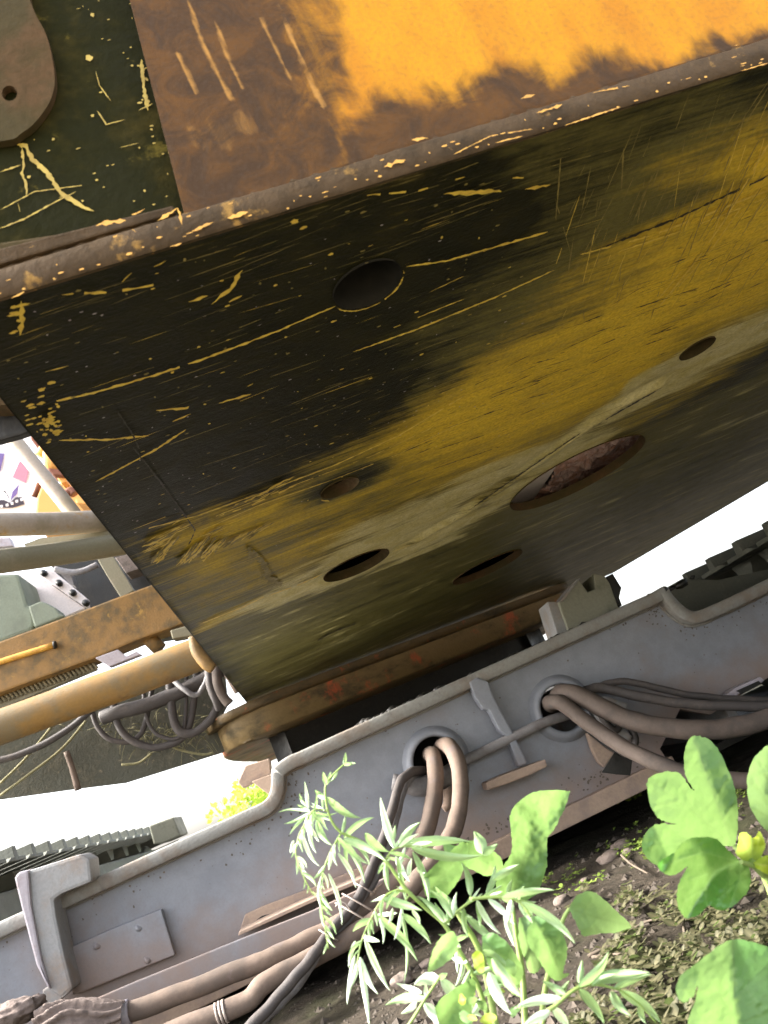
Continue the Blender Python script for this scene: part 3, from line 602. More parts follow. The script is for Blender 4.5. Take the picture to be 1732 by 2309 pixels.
V4, F4 = cdt(top+bot, fh, np.zeros((0, 2)))
mb = MB(); loops = [top+bot]+fh
mb.add([(x_, UY, z_) for x_, z_ in V4], [tuple(int(i) for i in f) for f in F4]); mb.add([(x_, UY+.02, z_) for x_, z_ in V4], [tuple(int(i) for i in f[::-1]) for f in F4])
for lp in loops: n_ = len(lp); mb.add([(x_, UY, z_) for x_, z_ in lp]+[(x_, UY+.02, z_) for x_, z_ in lp], [(i, (i+1) % n_, n_+(i+1) % n_, n_+i) for i in range(n_)])
mb.build('frame_plate', M['grey'], under)
# flange that follows the top edge
def offs(path, d):
    P = [Vector(p) for p in path]; out = []
    for i in range(len(P)):
        t = (P[min(i+1, len(P)-1)]-P[max(i-1, 0)]).normalized(); out.append(P[i]+Vector((t.y, -t.x))*d)
    return out
tp = [Vector((p[0], p[1], 0)) for p in top]; tp, _ = spline(tp, [1]*len(tp), 5); tp = [(p.x, p.y) for p in tp]
inner = offs(tp, -.0); outer = offs(tp, .026); vs = []; fs = []; y0, y1 = UY-.030, UY+.5
prof = []
for a, b in zip(inner, outer):
    y0 = UY-.030-len(prof)*1.1e-5
    prof.append([(a.x, y1, a.y), (a.x, y0+.003, a.y+.0015), (a.x*.9+b.x*.1, y0, a.y*.9+b.y*.1), (a.x*.1+b.x*.9, y0, a.y*.1+b.y*.9), (b.x, y0+.003, b.y), (b.x, UY-.0005, b.y)])
for q in prof: vs += q
k = 6
for i in range(len(prof)-1):
    for j in range(k-1): fs.append((i*k+j, i*k+j+1, (i+1)*k+j+1, (i+1)*k+j))
MB().add(vs, fs, True).build('top_flange', M['greyrim'], under)
MB().prism([(-1.1, UY-.03, .057), (.70, UY-.03, .057), (.70, UY-.03, .094), (-1.1, UY-.03, .094)], (0, .029, 0)).build('bottom_flange', M['tan'], under, bevel=.003)
MB().box((-.03, UY+.5, .395), (1.02, 4.6, .407)).build('deck_plate', M['dark'], under)
MB().box((-1.0, UY+.02, .055), (1.3, 4.4, .07)).build('floor_plate', M['dark'], under)
MB().box((-.05, 4.4, .06), (1.2, 4.42, .39)).build('back_plate', M['dark'], under)
MB().box((-.06, UY+.02, .07), (-.04, 4.4, .39)).build('inner_web', M['greydark'], under)
MB().box((.88, UY+.02, .07), (.90, 4.4, .33)).build('inner_web', M['greydark'], under)
for c_, p_, r_ in HL:
    q = Ys(c_, [p_], UY)[0]; mb = MB(); vs = []; fs = []
    for i in range(37):
        a = 2*math.pi*i/36
        for rr_, yy in ((.050, UY+.02), (.050, UY-.016), (.053, UY-.019), (.060, UY-.018), (.066, UY-.010), (.072, UY-.0005)): vs.append((q.x+rr_*math.cos(a), yy, q.z+rr_*math.sin(a)))
    for i in range(36):
        for j in range(5): fs.append((i*6+j, i*6+j+1, (i+1)*6+j+1, (i+1)*6+j))
    mb.add(vs, fs, True).build('hole_collar', M['grey'], under)
ow = offs(tp, .0275); Pw = [Vector((p.x, UY-.002, p.y)) for p in ow if -.9 < p.x < 1.5]
MB().tube(Pw, [.0032+random.gauss(0, .0005) for _ in Pw], 8).build('flange_weld', M['greyrim'], under)
mb = MB()
def fleck(u, v, r_): blob(mb, Vector((u, UY-.0006, v)), Vector((1, 0, 0)), Vector((0, 0, 1)), r_, r_*random.uniform(.5, 1.4), 8)
for i in range(230):
    q = random.choice(ow)
    if -.9 < q.x < 1.4: fleck(q.x+random.gauss(0, .02), q.y-abs(random.gauss(0, .022))-.004, random.uniform(.0006, .0028))
for i in range(110):
    u = random.uniform(-.85, 1.0); v = random.uniform(.10, .36)
    if any(math.hypot(u-h[0][0]+.05, v-h[0][1]) < .07 for h in fh): continue
    fleck(u, min(v, .34), random.uniform(.0005, .0018))
for i in range(160): fleck(random.uniform(-.1, .7), .10+abs(random.gauss(0, .02)), random.uniform(.0008, .0035))
mb.build('dirt_flecks', M['mudfleck'], under, kind='stuff')
# hanging step bracket at the left
mb = MB(); mb.prism(Ys('d2', [(148, 862), (430, 772), (480, 800), (490, 920), (330, 985), (287, 1015), (300, 1110), (345, 1320), (390, 1492), (330, 1545), (262, 1510), (215, 1350), (160, 1050)], UY-.075), (0, .07, 0)); st_b = mb.build('step_bracket', M['greydark'], under, bevel=.006)
mb = MB(); P = Ys('d2', [(75, 900), (100, 868), (150, 858), (165, 1050), (222, 1345), (270, 1500), (250, 1482), (192, 1365), (118, 1080)], UY-.082); mb.prism(P, (0, .05, 0)); mb.build('bracket_edge', M['silver'], st_b, bevel=.004)  # left edge in paler steel: light from the left put into its colour
mb = MB(); mb.prism(Ys('d2', [(225, 1500), (262, 1480), (330, 1530), (390, 1495), (300, 1570), (255, 1640), (228, 1680)], UY-.075), (0, .05, 0)); mb.build('bracket_foot', M['greydark'], st_b, bevel=.003)
# access plate
mb = MB(); mb.prism(Ys('d2', [(345, 1285), (600, 1172), (860, 1068), (935, 1312), (700, 1405), (392, 1528)], UY-.018), (0, .0175, 0)); ap = mb.build('access_plate', M['grey'], under, bevel=.002)
for u, v in ((740, 1165), (790, 1335), (520, 1260)):
    q = Ys('d2', [(u, v)], UY-.018)[0]; mb = MB(); mb.tube([q+Vector((0, .001, 0)), q+Vector((0, -.0012, 0)), q+Vector((.001, -.0022, .001))], [.008, .0065, .003], 14, 0, .3); mb.build('weld_spot', M['grey'], ap)
# slotted angle ledge and flat bar
sl1 = Ys('d2', [(1290, 1105), (1660, 960), (2000, 820), (2020, 870), (1660, 1010), (1275, 1165)], UY-.004)
mb = MB(); mb.prism(Ys('d2', [(1275, 1190), (1275, 1210), (1660, 1035), (2010, 890), (2010, 868), (1660, 1012)], UY-.085), (0, .084, 0)); lb = mb.build('slotted_ledge', M['tan'], under, bevel=.0015)
mb = MB(); mb.prism(Ys('d2', [(1310, 1095), (1420, 1045), (1660, 955), (1960, 830), (2010, 880), (1660, 1020), (1278, 1190)], UY-.012), (0, .0115, 0)); mb.build('ledge_back', M['tan'], lb, bevel=.002)
mb = MB(); mb.prism(Ys('d2', [(1370, 1125), (1400, 1103), (1480, 1082), (1490, 1090), (1420, 1118), (1380, 1135)], UY-.0135), (0, .001, 0)); mb.build('ledge_slot', M['dark'], lb)
mb = MB(); mb.prism(Ys('d2', [(480, 1560), (700, 1465), (1300, 1222), (1660, 1080), (2080, 890), (2080, 985), (1660, 1185), (1100, 1420), (700, 1590), (480, 1660)], UY-.10), (0, .014, 0)); mb.build('flat_bar', M['grey'], under, bevel=.002)
# rod support with its foot
mb = MB(); mb.prism(Ys('d3', [(1255, 105), (1300, 75), (1370, 100), (1400, 190), (1470, 320), (1530, 430), (1612, 605), (1560, 625), (1490, 445), (1440, 400), (1375, 275), (1340, 270), (1290, 200)], UY-.036), (0, .03, 0)); rs = mb.build('rod_support', M['grey'], under, bevel=.003)
mb = MB(); mb.prism(Ys('d3', [(1358, 722), (1480, 668), (1640, 610), (1725, 580), (1735, 625), (1640, 672), (1480, 735), (1372, 770)], UY-.06), (0, .058, 0)); mb.build('support_foot', M['tan'], rs, bevel=.003)
# hose clamp plate and small bracket at the right
mb = MB(); mb.prism(Ys('d4', [(560, 1610), (640, 1570), (790, 1620), (760, 1680), (700, 1720), (820, 1830), (780, 1860), (690, 1800), (640, 1720)], UY-.06), (0, .05, 0)); mb.build('hose_clamp', M['greydark'], under, bevel=.004)
mb = MB(); mb.prism(Ys('d4', [(530, 1800), (640, 1890), (700, 1930), (640, 2020), (600, 1980), (560, 1900)], UY-.02), (0, .018, 0)); mb.build('clamp_base', M['tan'], under, bevel=.003)
mb = MB(); mb.prism(Ys('d4', [(1360, 1580), (1430, 1545), (1450, 1525), (1610, 1452), (1640, 1475), (1600, 1510), (1480, 1560), (1450, 1590)], UY-.05), (0, .04, 0)); mb.build('small_bracket', M['silver'], under, bevel=.003)
mb = MB(); mb.prism(Ys('d4', [(1465, 1540), (1600, 1480), (1620, 1500), (1500, 1560)], UY-.054), (0, .004, 0)); mb.build('bracket_slot', M['dark'], under)
# notched block on the deck, right
yb = UY+.10
mb = MB(); mb.prism(Ys('d4', [(420, 1180), (352, 990), (480, 850), (535, 925), (582, 908), (568, 812), (640, 822), (672, 870), (722, 1010), (745, 1060)], yb), (0, .12, 0)); nb = mb.build('notched_block', M['block'], under, bevel=.003)
mb = MB(); mb.prism(Ys('d4', [(282, 985), (352, 985), (425, 1180), (345, 1190)], yb+.012), (0, .09, 0)); mb.build('block_cheek', M['greydark'], nb, bevel=.003)
mb = MB(); mb.prism(Ys('d4', [(355, 985), (470, 845), (490, 838), (380, 985)], yb-.006), (0, .09, 0)); mb.build('block_edge', M['greydark'], nb, bevel=.002)
mb = MB(); mb.prism(Ys('d4', [(650, 830), (690, 810), (745, 900), (730, 960), (748, 1010), (720, 1000)], yb+.10), (0, .05, 0)); mb.build('block_shim', M['dark'], nb)
# plate beside the left recess, seen under the ring
mb = MB(); mb.prism(Ys('d2', [(1270, 390), (1310, 300), (1440, 260), (1450, 350), (1350, 390), (1300, 420)], UY+.25), (0, .06, 0)); mb.build('ring_guard', M['tan'], under, bevel=.003)
mb = MB(); mb.prism(Ys('d2', [(1345, 385), (1450, 345), (1450, 465)], UY+.22), (0, .02, 0)); mb.build('ring_gusset', M['tan'], under, bevel=.002)
# lumpy grease packed along the top of the frame
mb = MB()
for i in range(150):
    p = Vector((random.uniform(.12, .98), UY+random.uniform(.04, .12), .413+random.uniform(0, .006))); bmb = bmesh.new(); bmesh.ops.create_icosphere(bmb, subdivisions=1, radius=random.uniform(.004, .012))
    mb.add([(v.co.x*1.6+p.x+random.gauss(0, .001), v.co.y+p.y, v.co.z*.7+p.z+random.gauss(0, .001)) for v in bmb.verts], [tuple(v.index for v in f.verts) for f in bmb.faces], True); bmb.free()
mb.build('packed_grease', M['dark'], under, kind='stuff')

# crawler tracks: a loop of shoes round a frame
def shoe_mesh(wd):
    mb = MB(); h = .078
    mb.prism([(0, -h, 0), (0, -h*.55, .012), (0, -.018, .012), (0, -.014, .045), (0, .014, .045), (0, .018, .012), (0, h, .012), (0, h, 0)], (wd, 0, 0)); return mb
def track(xin, sgn, ya, yb_, ztop, label_parent, shoes=True):
    wd = .5*sgn; zr = ztop-.045; rad = .21; zc = zr-rad
    L = yb_-ya; per = 2*L+2*math.pi*rad; nsh = int(per/.165); first = None
    for i in range(nsh):
        s_ = i*per/nsh
        if s_ < L: y_, z_, a = ya+s_, zc+rad, 0
        elif s_ < L+math.pi*rad: a = (s_-L)/rad; y_, z_ = yb_+rad*math.sin(a), zc+rad*math.cos(a)
        elif s_ < 2*L+math.pi*rad: y_, z_, a = yb_-(s_-L-math.pi*rad), zc-rad, math.pi
        else: a = math.pi+(s_-2*L-math.pi*rad)/rad; y_, z_ = ya+rad*math.sin(a), zc+rad*math.cos(a)
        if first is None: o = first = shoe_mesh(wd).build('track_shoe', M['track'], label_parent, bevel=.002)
        else: o = first.copy(); COL.objects.link(o)
        o.matrix_parent_inverse = Matrix.Translation(-Vector(label_parent.location)); o.location = (xin, y_, z_); o.rotation_euler = (-a, 0, 0)
    for yy in (ya, yb_):
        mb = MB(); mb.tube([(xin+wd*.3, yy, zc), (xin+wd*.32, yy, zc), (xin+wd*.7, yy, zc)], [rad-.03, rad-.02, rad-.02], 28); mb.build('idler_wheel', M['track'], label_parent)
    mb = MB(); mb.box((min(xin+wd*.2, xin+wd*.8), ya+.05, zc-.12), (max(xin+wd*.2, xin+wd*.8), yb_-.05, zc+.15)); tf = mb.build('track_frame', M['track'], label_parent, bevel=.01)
    for q in range(10):
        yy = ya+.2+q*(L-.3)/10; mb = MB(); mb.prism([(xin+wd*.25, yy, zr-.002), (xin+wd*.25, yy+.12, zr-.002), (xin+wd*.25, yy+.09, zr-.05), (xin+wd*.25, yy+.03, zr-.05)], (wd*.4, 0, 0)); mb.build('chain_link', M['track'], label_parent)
track(-.90, -1, 1.9, 5.3, .555, under)
track(1.28, 1, .6, 2.55, .478, under)
mb = MB(); mb.prism(Ys('e1', [(1210, 585), (1410, 512), (1470, 665), (1320, 730), (1250, 735)], 3.6), (0, .2, 0)); mb.build('guide_block', M['block'], under, bevel=.006)
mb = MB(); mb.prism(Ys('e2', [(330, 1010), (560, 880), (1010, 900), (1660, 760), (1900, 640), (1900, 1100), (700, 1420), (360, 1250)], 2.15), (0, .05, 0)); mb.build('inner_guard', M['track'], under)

# ================================================================== hoses
def hose(crop_pts, name, mat, r, label, group='hydraulic hoses of the undercarriage', seg=14, sub=8):
    P = []; rr_ = []
    for c_, u, v, yy in crop_pts: q = pxs(c_, [(u, v)])[0]; P.append(at_y(q[0], q[1], yy))
    c0 = P[0].copy(); o = empty(name, c0, label=label, cat='hose', group=group)
    Q, q = spline(P, [r]*len(P), sub); mb = MB(); Q = [p+Vector((0, 0, 1))*.0006*math.sin(i*.9) for i, p in enumerate(Q)]
    mb.tube(Q, [r*(1+.02*math.sin(i*.61)) for i in range(len(Q))], seg); mb.build('hose_run', M[mat], o); o['_p'] = 0; del o['_p']
    return o, Q
hA, QA = hose([('d3', 1005, 575, 1.92), ('d3', 1008, 552, 1.82), ('d3', 1030, 560, 1.76), ('d3', 1045, 660, 1.73), ('d3', 1038, 800, 1.71), ('d3', 1000, 985, 1.68), ('d3', 925, 1150, 1.66), ('d3', 830, 1300, 1.64), ('d3', 700, 1430, 1.63), ('d3', 560, 1530, 1.62), ('d3', 400, 1625, 1.62), ('d3', 200, 1725, 1.61), ('d3', 0, 1820, 1.60), ('d2', 1300, 1385, 1.60), ('d2', 1000, 1505, 1.60), ('d2', 690, 1620, 1.60)],
            'hydraulic_hose', 'hose_pale', .0165, 'thick clay brown hose looping out of left frame hole, the inner of two loops')
hB, QB = hose([('d3', 1060, 540, 1.92), ('d3', 1085, 500, 1.80), ('d3', 1130, 500, 1.745), ('d3', 1180, 590, 1.71), ('d3', 1200, 730, 1.69), ('d3', 1190, 890, 1.67), ('d3', 1150, 1030, 1.65), ('d3', 1070, 1170, 1.63), ('d3', 950, 1310, 1.61), ('d3', 830, 1440, 1.60), ('d3', 690, 1560, 1.59), ('d3', 500, 1690, 1.58), ('d3', 200, 1850, 1.56), ('d3', 0, 1955, 1.55), ('d2', 1300, 1570, 1.55), ('d2', 1000, 1690, 1.55), ('d2', 600, 1860, 1.55)],
            'hydraulic_hose', 'hose_pale', .0165, 'thick clay brown hose from left frame hole, the outer loop and lowest run at left')
hC, QC = hose([('d3', 1040, 640, 1.92), ('d3', 985, 650, 1.80), ('d3', 900, 658, 1.745), ('d3', 830, 720, 1.72), ('d3', 790, 850, 1.70), ('d3', 735, 1040, 1.67), ('d3', 680, 1190, 1.65), ('d3', 620, 1330, 1.62), ('d3', 550, 1470, 1.60), ('d3', 430, 1610, 1.575), ('d3', 350, 1710, 1.545), ('d3', 260, 1830, 1.53), ('d3', 130, 1980, 1.52), ('d3', -10, 2140, 1.51), ('d3', -160, 2290, 1.50)],
            'hydraulic_hose', 'hose_dark', .0095, 'thin dark hose crossing over the brown hoses at lower left')
hD, QD = hose([('d3', 1040, 660, 1.92), ('d3', 985, 690, 1.81), ('d3', 900, 690, 1.765), ('d3', 850, 760, 1.74), ('d3', 815, 880, 1.72), ('d3', 775, 1040, 1.69), ('d3', 720, 1200, 1.665), ('d3', 650, 1350, 1.64), ('d3', 570, 1480, 1.615), ('d3', 450, 1620, 1.59), ('d3', 330, 1760, 1.56), ('d3', 200, 1960, 1.55), ('d3', 60, 2110, 1.54), ('d3', -60, 2230, 1.54)],
            'hydraulic_hose', 'conduit', .0085, 'thin grey cable running beside the thin dark hose')
hE, QE = hose([('d4', 400, 1660, 1.95), ('d4', 320, 1640, 1.82), ('d4', 300, 1615, 1.755), ('d4', 370, 1620, 1.72), ('d4', 490, 1710, 1.70), ('d4', 640, 1815, 1.68), ('d4', 800, 1915, 1.65), ('d4', 980, 1995, 1.62), ('d4', 1200, 2070, 1.60), ('d4', 1440, 2100, 1.59), ('d4', 1680, 2100, 1.58), ('d4', 2000, 2060, 1.58)],
            'hydraulic_hose', 'hose', .0155, 'brown hose from right frame hole, lowest of the four running right')
hF, QF = hose([('d4', 420, 1620, 1.95), ('d4', 350, 1590, 1.82), ('d4', 380, 1555, 1.75), ('d4', 470, 1570, 1.72), ('d4', 600, 1635, 1.70), ('d4', 760, 1710, 1.68), ('d4', 950, 1760, 1.66), ('d4', 1200, 1785, 1.64), ('d4', 1440, 1770, 1.63), ('d4', 1680, 1710, 1.62), ('d4', 2000, 1600, 1.62)],
            'hydraulic_hose', 'hose', .0195, 'thickest brown hose from right frame hole, second from the bottom')
hG, QG = hose([('d4', 460, 1640, 1.95), ('d4', 450, 1600, 1.82), ('d4', 520, 1545, 1.755), ('d4', 620, 1525, 1.735), ('d4', 800, 1565, 1.715), ('d4', 1050, 1610, 1.70), ('d4', 1300, 1632, 1.69), ('d4', 1680, 1640, 1.68), ('d4', 2000, 1640, 1.68)],
            'hydraulic_hose', 'hose_dark', .0105, 'slimmer grey brown hose running right above the thickest hose')
hH, QH = hose([('d4', 470, 1640, 1.95), ('d4', 540, 1560, 1.80), ('d4', 650, 1500, 1.765), ('d4', 780, 1485, 1.755), ('d4', 950, 1520, 1.745), ('d4', 1150, 1565, 1.735), ('d4', 1400, 1590, 1.73), ('d4', 1680, 1600, 1.73), ('d4', 2000, 1600, 1.73)],
            'hydraulic_hose', 'hose_dark', .0075, 'thinnest dark hose arching topmost from the right frame hole')
hI, QI = hose([('d4', 560, 1570, 1.80), ('d4', 610, 1680, 1.745), ('d4', 700, 1790, 1.74), ('d4', 760, 1720, 1.745), ('d4', 830, 1840, 1.75), ('d4', 790, 1930, 1.765)],
            'hydraulic_hose', 'hose_dark', .008, 'short dark hose end dangling below the right frame hole')
# ends and bands
mb = MB(); p = QA[-1]; t = (QA[-1]-QA[-4]).normalized(); mb.tube([p-t*.002, p, p+t*.05, p+t*.055], [.018, .0205, .0205, .018], 16); mb.build('ferrule', M['silver'], hA)
for Q, par, idx in ((QB, hB, -14),):
    p = Q[idx]; t = (Q[idx+1]-Q[idx-1]).normalized()
    for k in range(3): q = p+t*.006*k; MB().tube([q-t*.002, q+t*.002], [.0182, .0182], 16).build('wire_band', M['tie'], par)
for c_, u, v, yy, rr_, par in (('d3', 610, 1380, 1.625, .021, hC), ('d3', 575, 1470, 1.61, .034, hA), ('d3', 540, 1530, 1.60, .036, hA), ('d3', 385, 1665, 1.56, .018, hC)):
    q = pxs(c_, [(u, v)])[0]; p = at_y(q[0], q[1], yy); t = Vector((-.75, -.1, -.6)).normalized(); s1 = t.cross(Vector((0, 1, 0))).normalized(); s2 = t.cross(s1)
    MB().tube([p+(s1*math.cos(a*.3307)+s2*math.sin(a*.3307))*rr_ for a in range(20)], .0016, 6).build('cable_tie', M['tie'], par)
q = pxs('d3', [(520, 1510), (490, 1470), (450, 1462), (430, 1490)]); MB().tube([at_y(a, b, 1.58) for a, b in q], .0012, 6, 5).build('tie_tail', M['tie'], hA)
# conduit rod and the odd small pieces
P = [at_y(*pxs('d3', [(1180, 610)])[0], 1.775), at_y(*pxs('d4', [(0, 1865)])[0], 1.772), at_y(*pxs('d4', [(250, 1745)])[0], 1.772), at_y(*pxs('d4', [(415, 1690)])[0], 1.79), at_y(*pxs('d4', [(470, 1650)])[0], 1.86)]
cr = MB().tube(P, .0105, 14, 4).build('steel_conduit', M['conduit']); tag(cr, 'straight grey steel rod running between the two frame holes', 'pipe')
fl = MB().prism(Ys('d4', [(620, 2052), (665, 1985), (700, 1925), (760, 1960), (812, 1962), (800, 2070), (720, 2065)], 1.70), (.004, .008, 0)).build('rubber_flap', M['dark'], bevel=.001); tag(fl, 'small torn black rubber flap hanging under the lowest right hose', 'rubber flap')
hb_ = MB(); hb_.tube([at_y(*q, yy) for q, yy in zip(pxs('d3', [(780, 720), (860, 735), (960, 750), (1100, 690), (1170, 640)]), (1.775, 1.772, 1.772, 1.772, 1.775))], [.017, .017, .02, .02, .018], 14, 3)
hb_.build('hose_fitting', M['conduit'], hC)
hb_ = MB(); hb_.tube([at_y(*q, 1.765) for q in pxs('d3', [(1110, 760), (1125, 800), (1120, 860), (1095, 890)])], [.010, .011, .010, .007], 12, 3); hb_.build('hose_fitting', M['tan'], hB)
# crumpled rag round the hose end and a pale lump beside it
def crumple(name, c, rad, sc, mat, label, cat, amp=.35, sub=4, freq=5, seed=0):
    bmb = bmesh.new(); bmesh.ops.create_icosphere(bmb, subdivisions=sub, radius=1)
    from mathutils import noise as mn
    for v in bmb.verts:
        d = mn.fractal(v.co*freq*.5+Vector((seed, 0, 0)), 1, 2, 4)*amp+abs(mn.noise(v.co*freq+Vector((seed, 3, 0))))*amp*.6
        v.co = v.co*(1+d)
    vs = [(v.co.x*rad*sc[0]+c.x, v.co.y*rad*sc[1]+c.y, v.co.z*rad*sc[2]+c.z) for v in bmb.verts]; mb = MB(); mb.add(vs, [tuple(v.index for v in f.verts) for f in bmb.faces], True); bmb.free()
    o = mb.build(name, M[mat]); return tag(o, label, cat)
wv_ = []; wf_ = []; WP, _ = spline([at_y(*q, 1.58) for q in pxs('d2', [(660, 1628), (560, 1640), (450, 1650), (340, 1668), (255, 1680), (200, 1700)])], [1]*6, 8)
for i, p in enumerate(WP):
    t = (WP[min(i+1, len(WP)-1)]-WP[max(i-1, 0)]).normalized(); a_ = t.cross(Vector((0, 1, 0))).normalized(); b_ = t.cross(a_); f_ = i/(len(WP)-1)
    for k in range(56):
        an = 2*math.pi*k/56; fold = .0035*math.sin(an*9+f_*5+2*math.sin(f_*9))+.004*float(fbm(np.array([an*3.+f_*7]), np.array([f_*16]), 41)[0]-.5); rr_ = .0185+.013*math.sin(f_*3.0)**2*(.4+.6*f_)+fold*(1+f_)
        wv_.append(p+(a_*math.cos(an)+b_*math.sin(an))*rr_)
for i in range(len(WP)-1):
    for k in range(56): wf_.append((i*56+k, i*56+(k+1) % 56, (i+1)*56+(k+1) % 56, (i+1)*56+k))
tag(MB().add(wv_, wf_, True).build('crumpled_rag', M['rag']), 'crumpled dirty pale rag wrapped round the hose end at lower left', 'rag')
q = pxs('d2', [(60, 1630)])[0]; crumple('clay_lump', at_y(*q, 1.60), .038, (1.3, .8, .5), 'rag', 'pale lump of clay at the bottom left corner below the step bracket', 'clay lump', .3, 4, 5, 9)

# ================================================================== things seen past the left edge of the plate
def yy(c, pts, Ya): return Ys(c, pts, Ya)
grp = None
pf = empty('pipe_guard', at_y(40, 1250, 2.2), label='beige pipe guard of two level pipes with one slanting strut behind the plate', cat='pipe guard')
def pipe(c, pts, ys, r, name, mat, par, seg=20):
    P = [at_y(*q, v) for q, v in zip(pxs(c, pts), ys)]; return MB().tube(P, r, seg, 4).build(name, M[mat], par)
pipe('d1', [(-500, 800), (0, 782), (360, 775), (720, 752), (1100, 720)], (2.0, 2.1, 2.2, 2.3, 2.4), .0315, 'upper_pipe', 'pipe', pf)
pipe('d1', [(-500, 1075), (0, 1012), (360, 965), (830, 893), (1200, 840)], (2.0, 2.1, 2.2, 2.3, 2.4), .0315, 'lower_pipe', 'pipe_olive', pf)
pipe('d1', [(-60, 60), (75, 240), (250, 455), (440, 690), (470, 740)], (2.25,)*5, .0215, 'slanting_strut', 'pipe', pf)
mb = MB(); mb.prism(Ys('d1', [(150, 905), (250, 865), (900, 800), (905, 815), (500, 870), (160, 920)], 2.28), (0, .02, 0)); mb.build('guard_web', M['pipe_olive'], pf)
bb = MB().prism(Ys('d1', [(-400, -200), (-30, -130), (60, 10), (130, 25), (185, 80), (240, 180), (120, 222), (0, 255), (-400, 360)], 1.25), (0, .02, 0)).build('black_guard', M['dark'], bevel=.005); tag(bb, 'black block hanging behind the left edge of the yellow plate', 'guard block')
mb = MB(); mb.prism(Ys('d1', [(-200, -250), (-10, -100), (60, 15), (120, 30), (60, 35), (-200, 40)], 1.2), (0, .04, 0)); mb.build('guard_flange', M['lug'], bb)
gc = empty('green_casing', at_y(30, 1390, 2.8), label='pale green machine casing beside the white bolted panel at left', cat='machine casing')
MB().prism(Ys('d1', [(-500, 1130), (0, 1090), (110, 1085), (140, 1180), (172, 1285), (205, 1300), (215, 1410), (190, 1440), (-500, 1700)], 2.8), (0, .2, 0)).build('casing_body', M['green'], gc, bevel=.01)
MB().prism(Ys('d1', [(175, 1290), (250, 1258), (290, 1270), (345, 1300), (370, 1335), (400, 1352), (215, 1425)], 2.78), (0, .10, 0)).build('casing_foot', M['green'], gc, bevel=.006)
wp = empty('white_panel', at_y(120, 1360, 3.0), label='white steel panel with a row of dark bolts behind the pipes', cat='panel')
MB().prism(Ys('d1', [(110, 1092), (210, 1078), (530, 1302), (400, 1357), (172, 1286)], 3.0), (0, .03, 0)).build('lower_sheet', M['white'], wp, bevel=.003)
MB().prism(Ys('d1', [(216, 1076), (320, 1060), (540, 1240), (548, 1300), (538, 1304)], 2.99), (0, .04, 0)).build('upper_sheet', M['white'], wp, bevel=.003)
MB().prism(Ys('d1', [(-300, 858), (60, 858), (140, 918), (130, 935), (-300, 980)], 3.0), (0, .03, 0)).build('far_sheet', M['white'], wp, bevel=.003)
MB().prism(Ys('d1', [(-300, 880), (60, 862), (80, 915), (-300, 945)], 2.9), (0, .03, 0)).build('step_block', M['silver'], wp, bevel=.003)
for u, v in ((280, 1090), (375, 1152), (460, 1212), (541, 1276)):
    q = at_y(*pxs('d1', [(u, v)])[0], 2.985); MB().tube([q, q+Vector((0, -.02, 0)), q+Vector((.004, -.028, -.012))], [.012, .012, .008], 8).build('panel_bolt', M['dark'], wp)
dk = MB().prism(Ys('d1', [(150, 900), (330, 860), (760, 820), (1100, 1000), (1300, 1400), (700, 1500), (300, 1500), (330, 1050)], 3.25), (0, .2, 0)).build('engine_block', M['dark']); tag(dk, 'black oily engine block in the gap behind the rusty yellow beam', 'engine block')
es = MB().prism(Ys('d1', [(600, 985), (705, 975), (835, 1192), (755, 1240), (660, 1090)], 2.72), (0, .03, 0)).build('engine_strap', M['pipe_olive'], bevel=.003); tag(es, 'brown flat steel strap slanting between lower pipe and rusty beam', 'steel strap')
eg = MB().prism(Ys('d1', [(716, 985), (850, 955), (920, 1040), (785, 1085)], 3.1), (0, .1, 0)).build('gravel_tray', M['stone'], bevel=.004); tag(eg, 'speckled dark grey tray behind the brown strap', 'tray')
ec = MB().tube([at_y(*q, 3.1) for q in pxs('d1', [(340, 1060), (440, 1080), (520, 1070), (610, 1030)])], .012, 10, 5).build('engine_hose', M['conduit']); tag(ec, 'grey cable curving across the black engine block', 'cable')
ef = MB().prism(Ys('d1', [(360, 1070), (440, 1080), (460, 1160), (430, 1150)], 3.12), (0, .05, 0)).build('engine_tab', M['conduit'], dk)
# rusty beams: parts of the yellow body
rb = MB().prism(Ys('d1', [(-600, 1740), (0, 1508), (430, 1348), (700, 1245), (1000, 1135), (1500, 960), (1500, 1260), (1070, 1425), (860, 1500), (560, 1625), (0, 1830), (-600, 2080)], 2.45), (0, .10, 0)).build('frame_beam', M['rust'], body, bevel=.006)
MB().tube([at_y(*q, 2.447) for q in pxs('d1', [(-50, 1655), (120, 1600), (335, 1533)])], .009, 10, 3).build('grease_pipe', M['chip_o'], rb)
MB().tube([at_y(*q, 2.44) for q in pxs('d1', [(335, 1533), (350, 1530)])], [.012, .011], 12).build('pipe_knob', M['dark'], rb)
MB().prism(Ys('d1', [(-600, 2100), (0, 1845), (560, 1640), (600, 1680), (0, 1930), (-600, 2200)], 2.50), (0, .03, 0)).build('tread_plate', M['stripe'], body)
rp = None
for i in range(26):
    a = pxs('d1', [(-80+i*26, 1865-i*9.3)])[0]; q0 = at_y(a[0], a[1], 2.495); a1 = pxs('d1', [(-80+i*26+38, 1865-i*9.3+45)])[0]; q1 = at_y(a1[0], a1[1], 2.495)
    MB().tube([q0, q1], .0045, 6).build('tread_rib', M['stripe'], body)
MB().prism(Ys('d1', [(592, 1612), (735, 1560), (785, 1602), (850, 1570), (880, 1590), (680, 1668)], 2.42), (0, .03, 0)).build('hinge_bracket', M['silver'], body, bevel=.002)
MB().prism(Ys('d1', [(720, 1680), (790, 1660), (780, 1740), (765, 1742), (730, 1700)], 2.40), (0, .02, 0)).build('hinge_tab', M['dark'], body, bevel=.002)
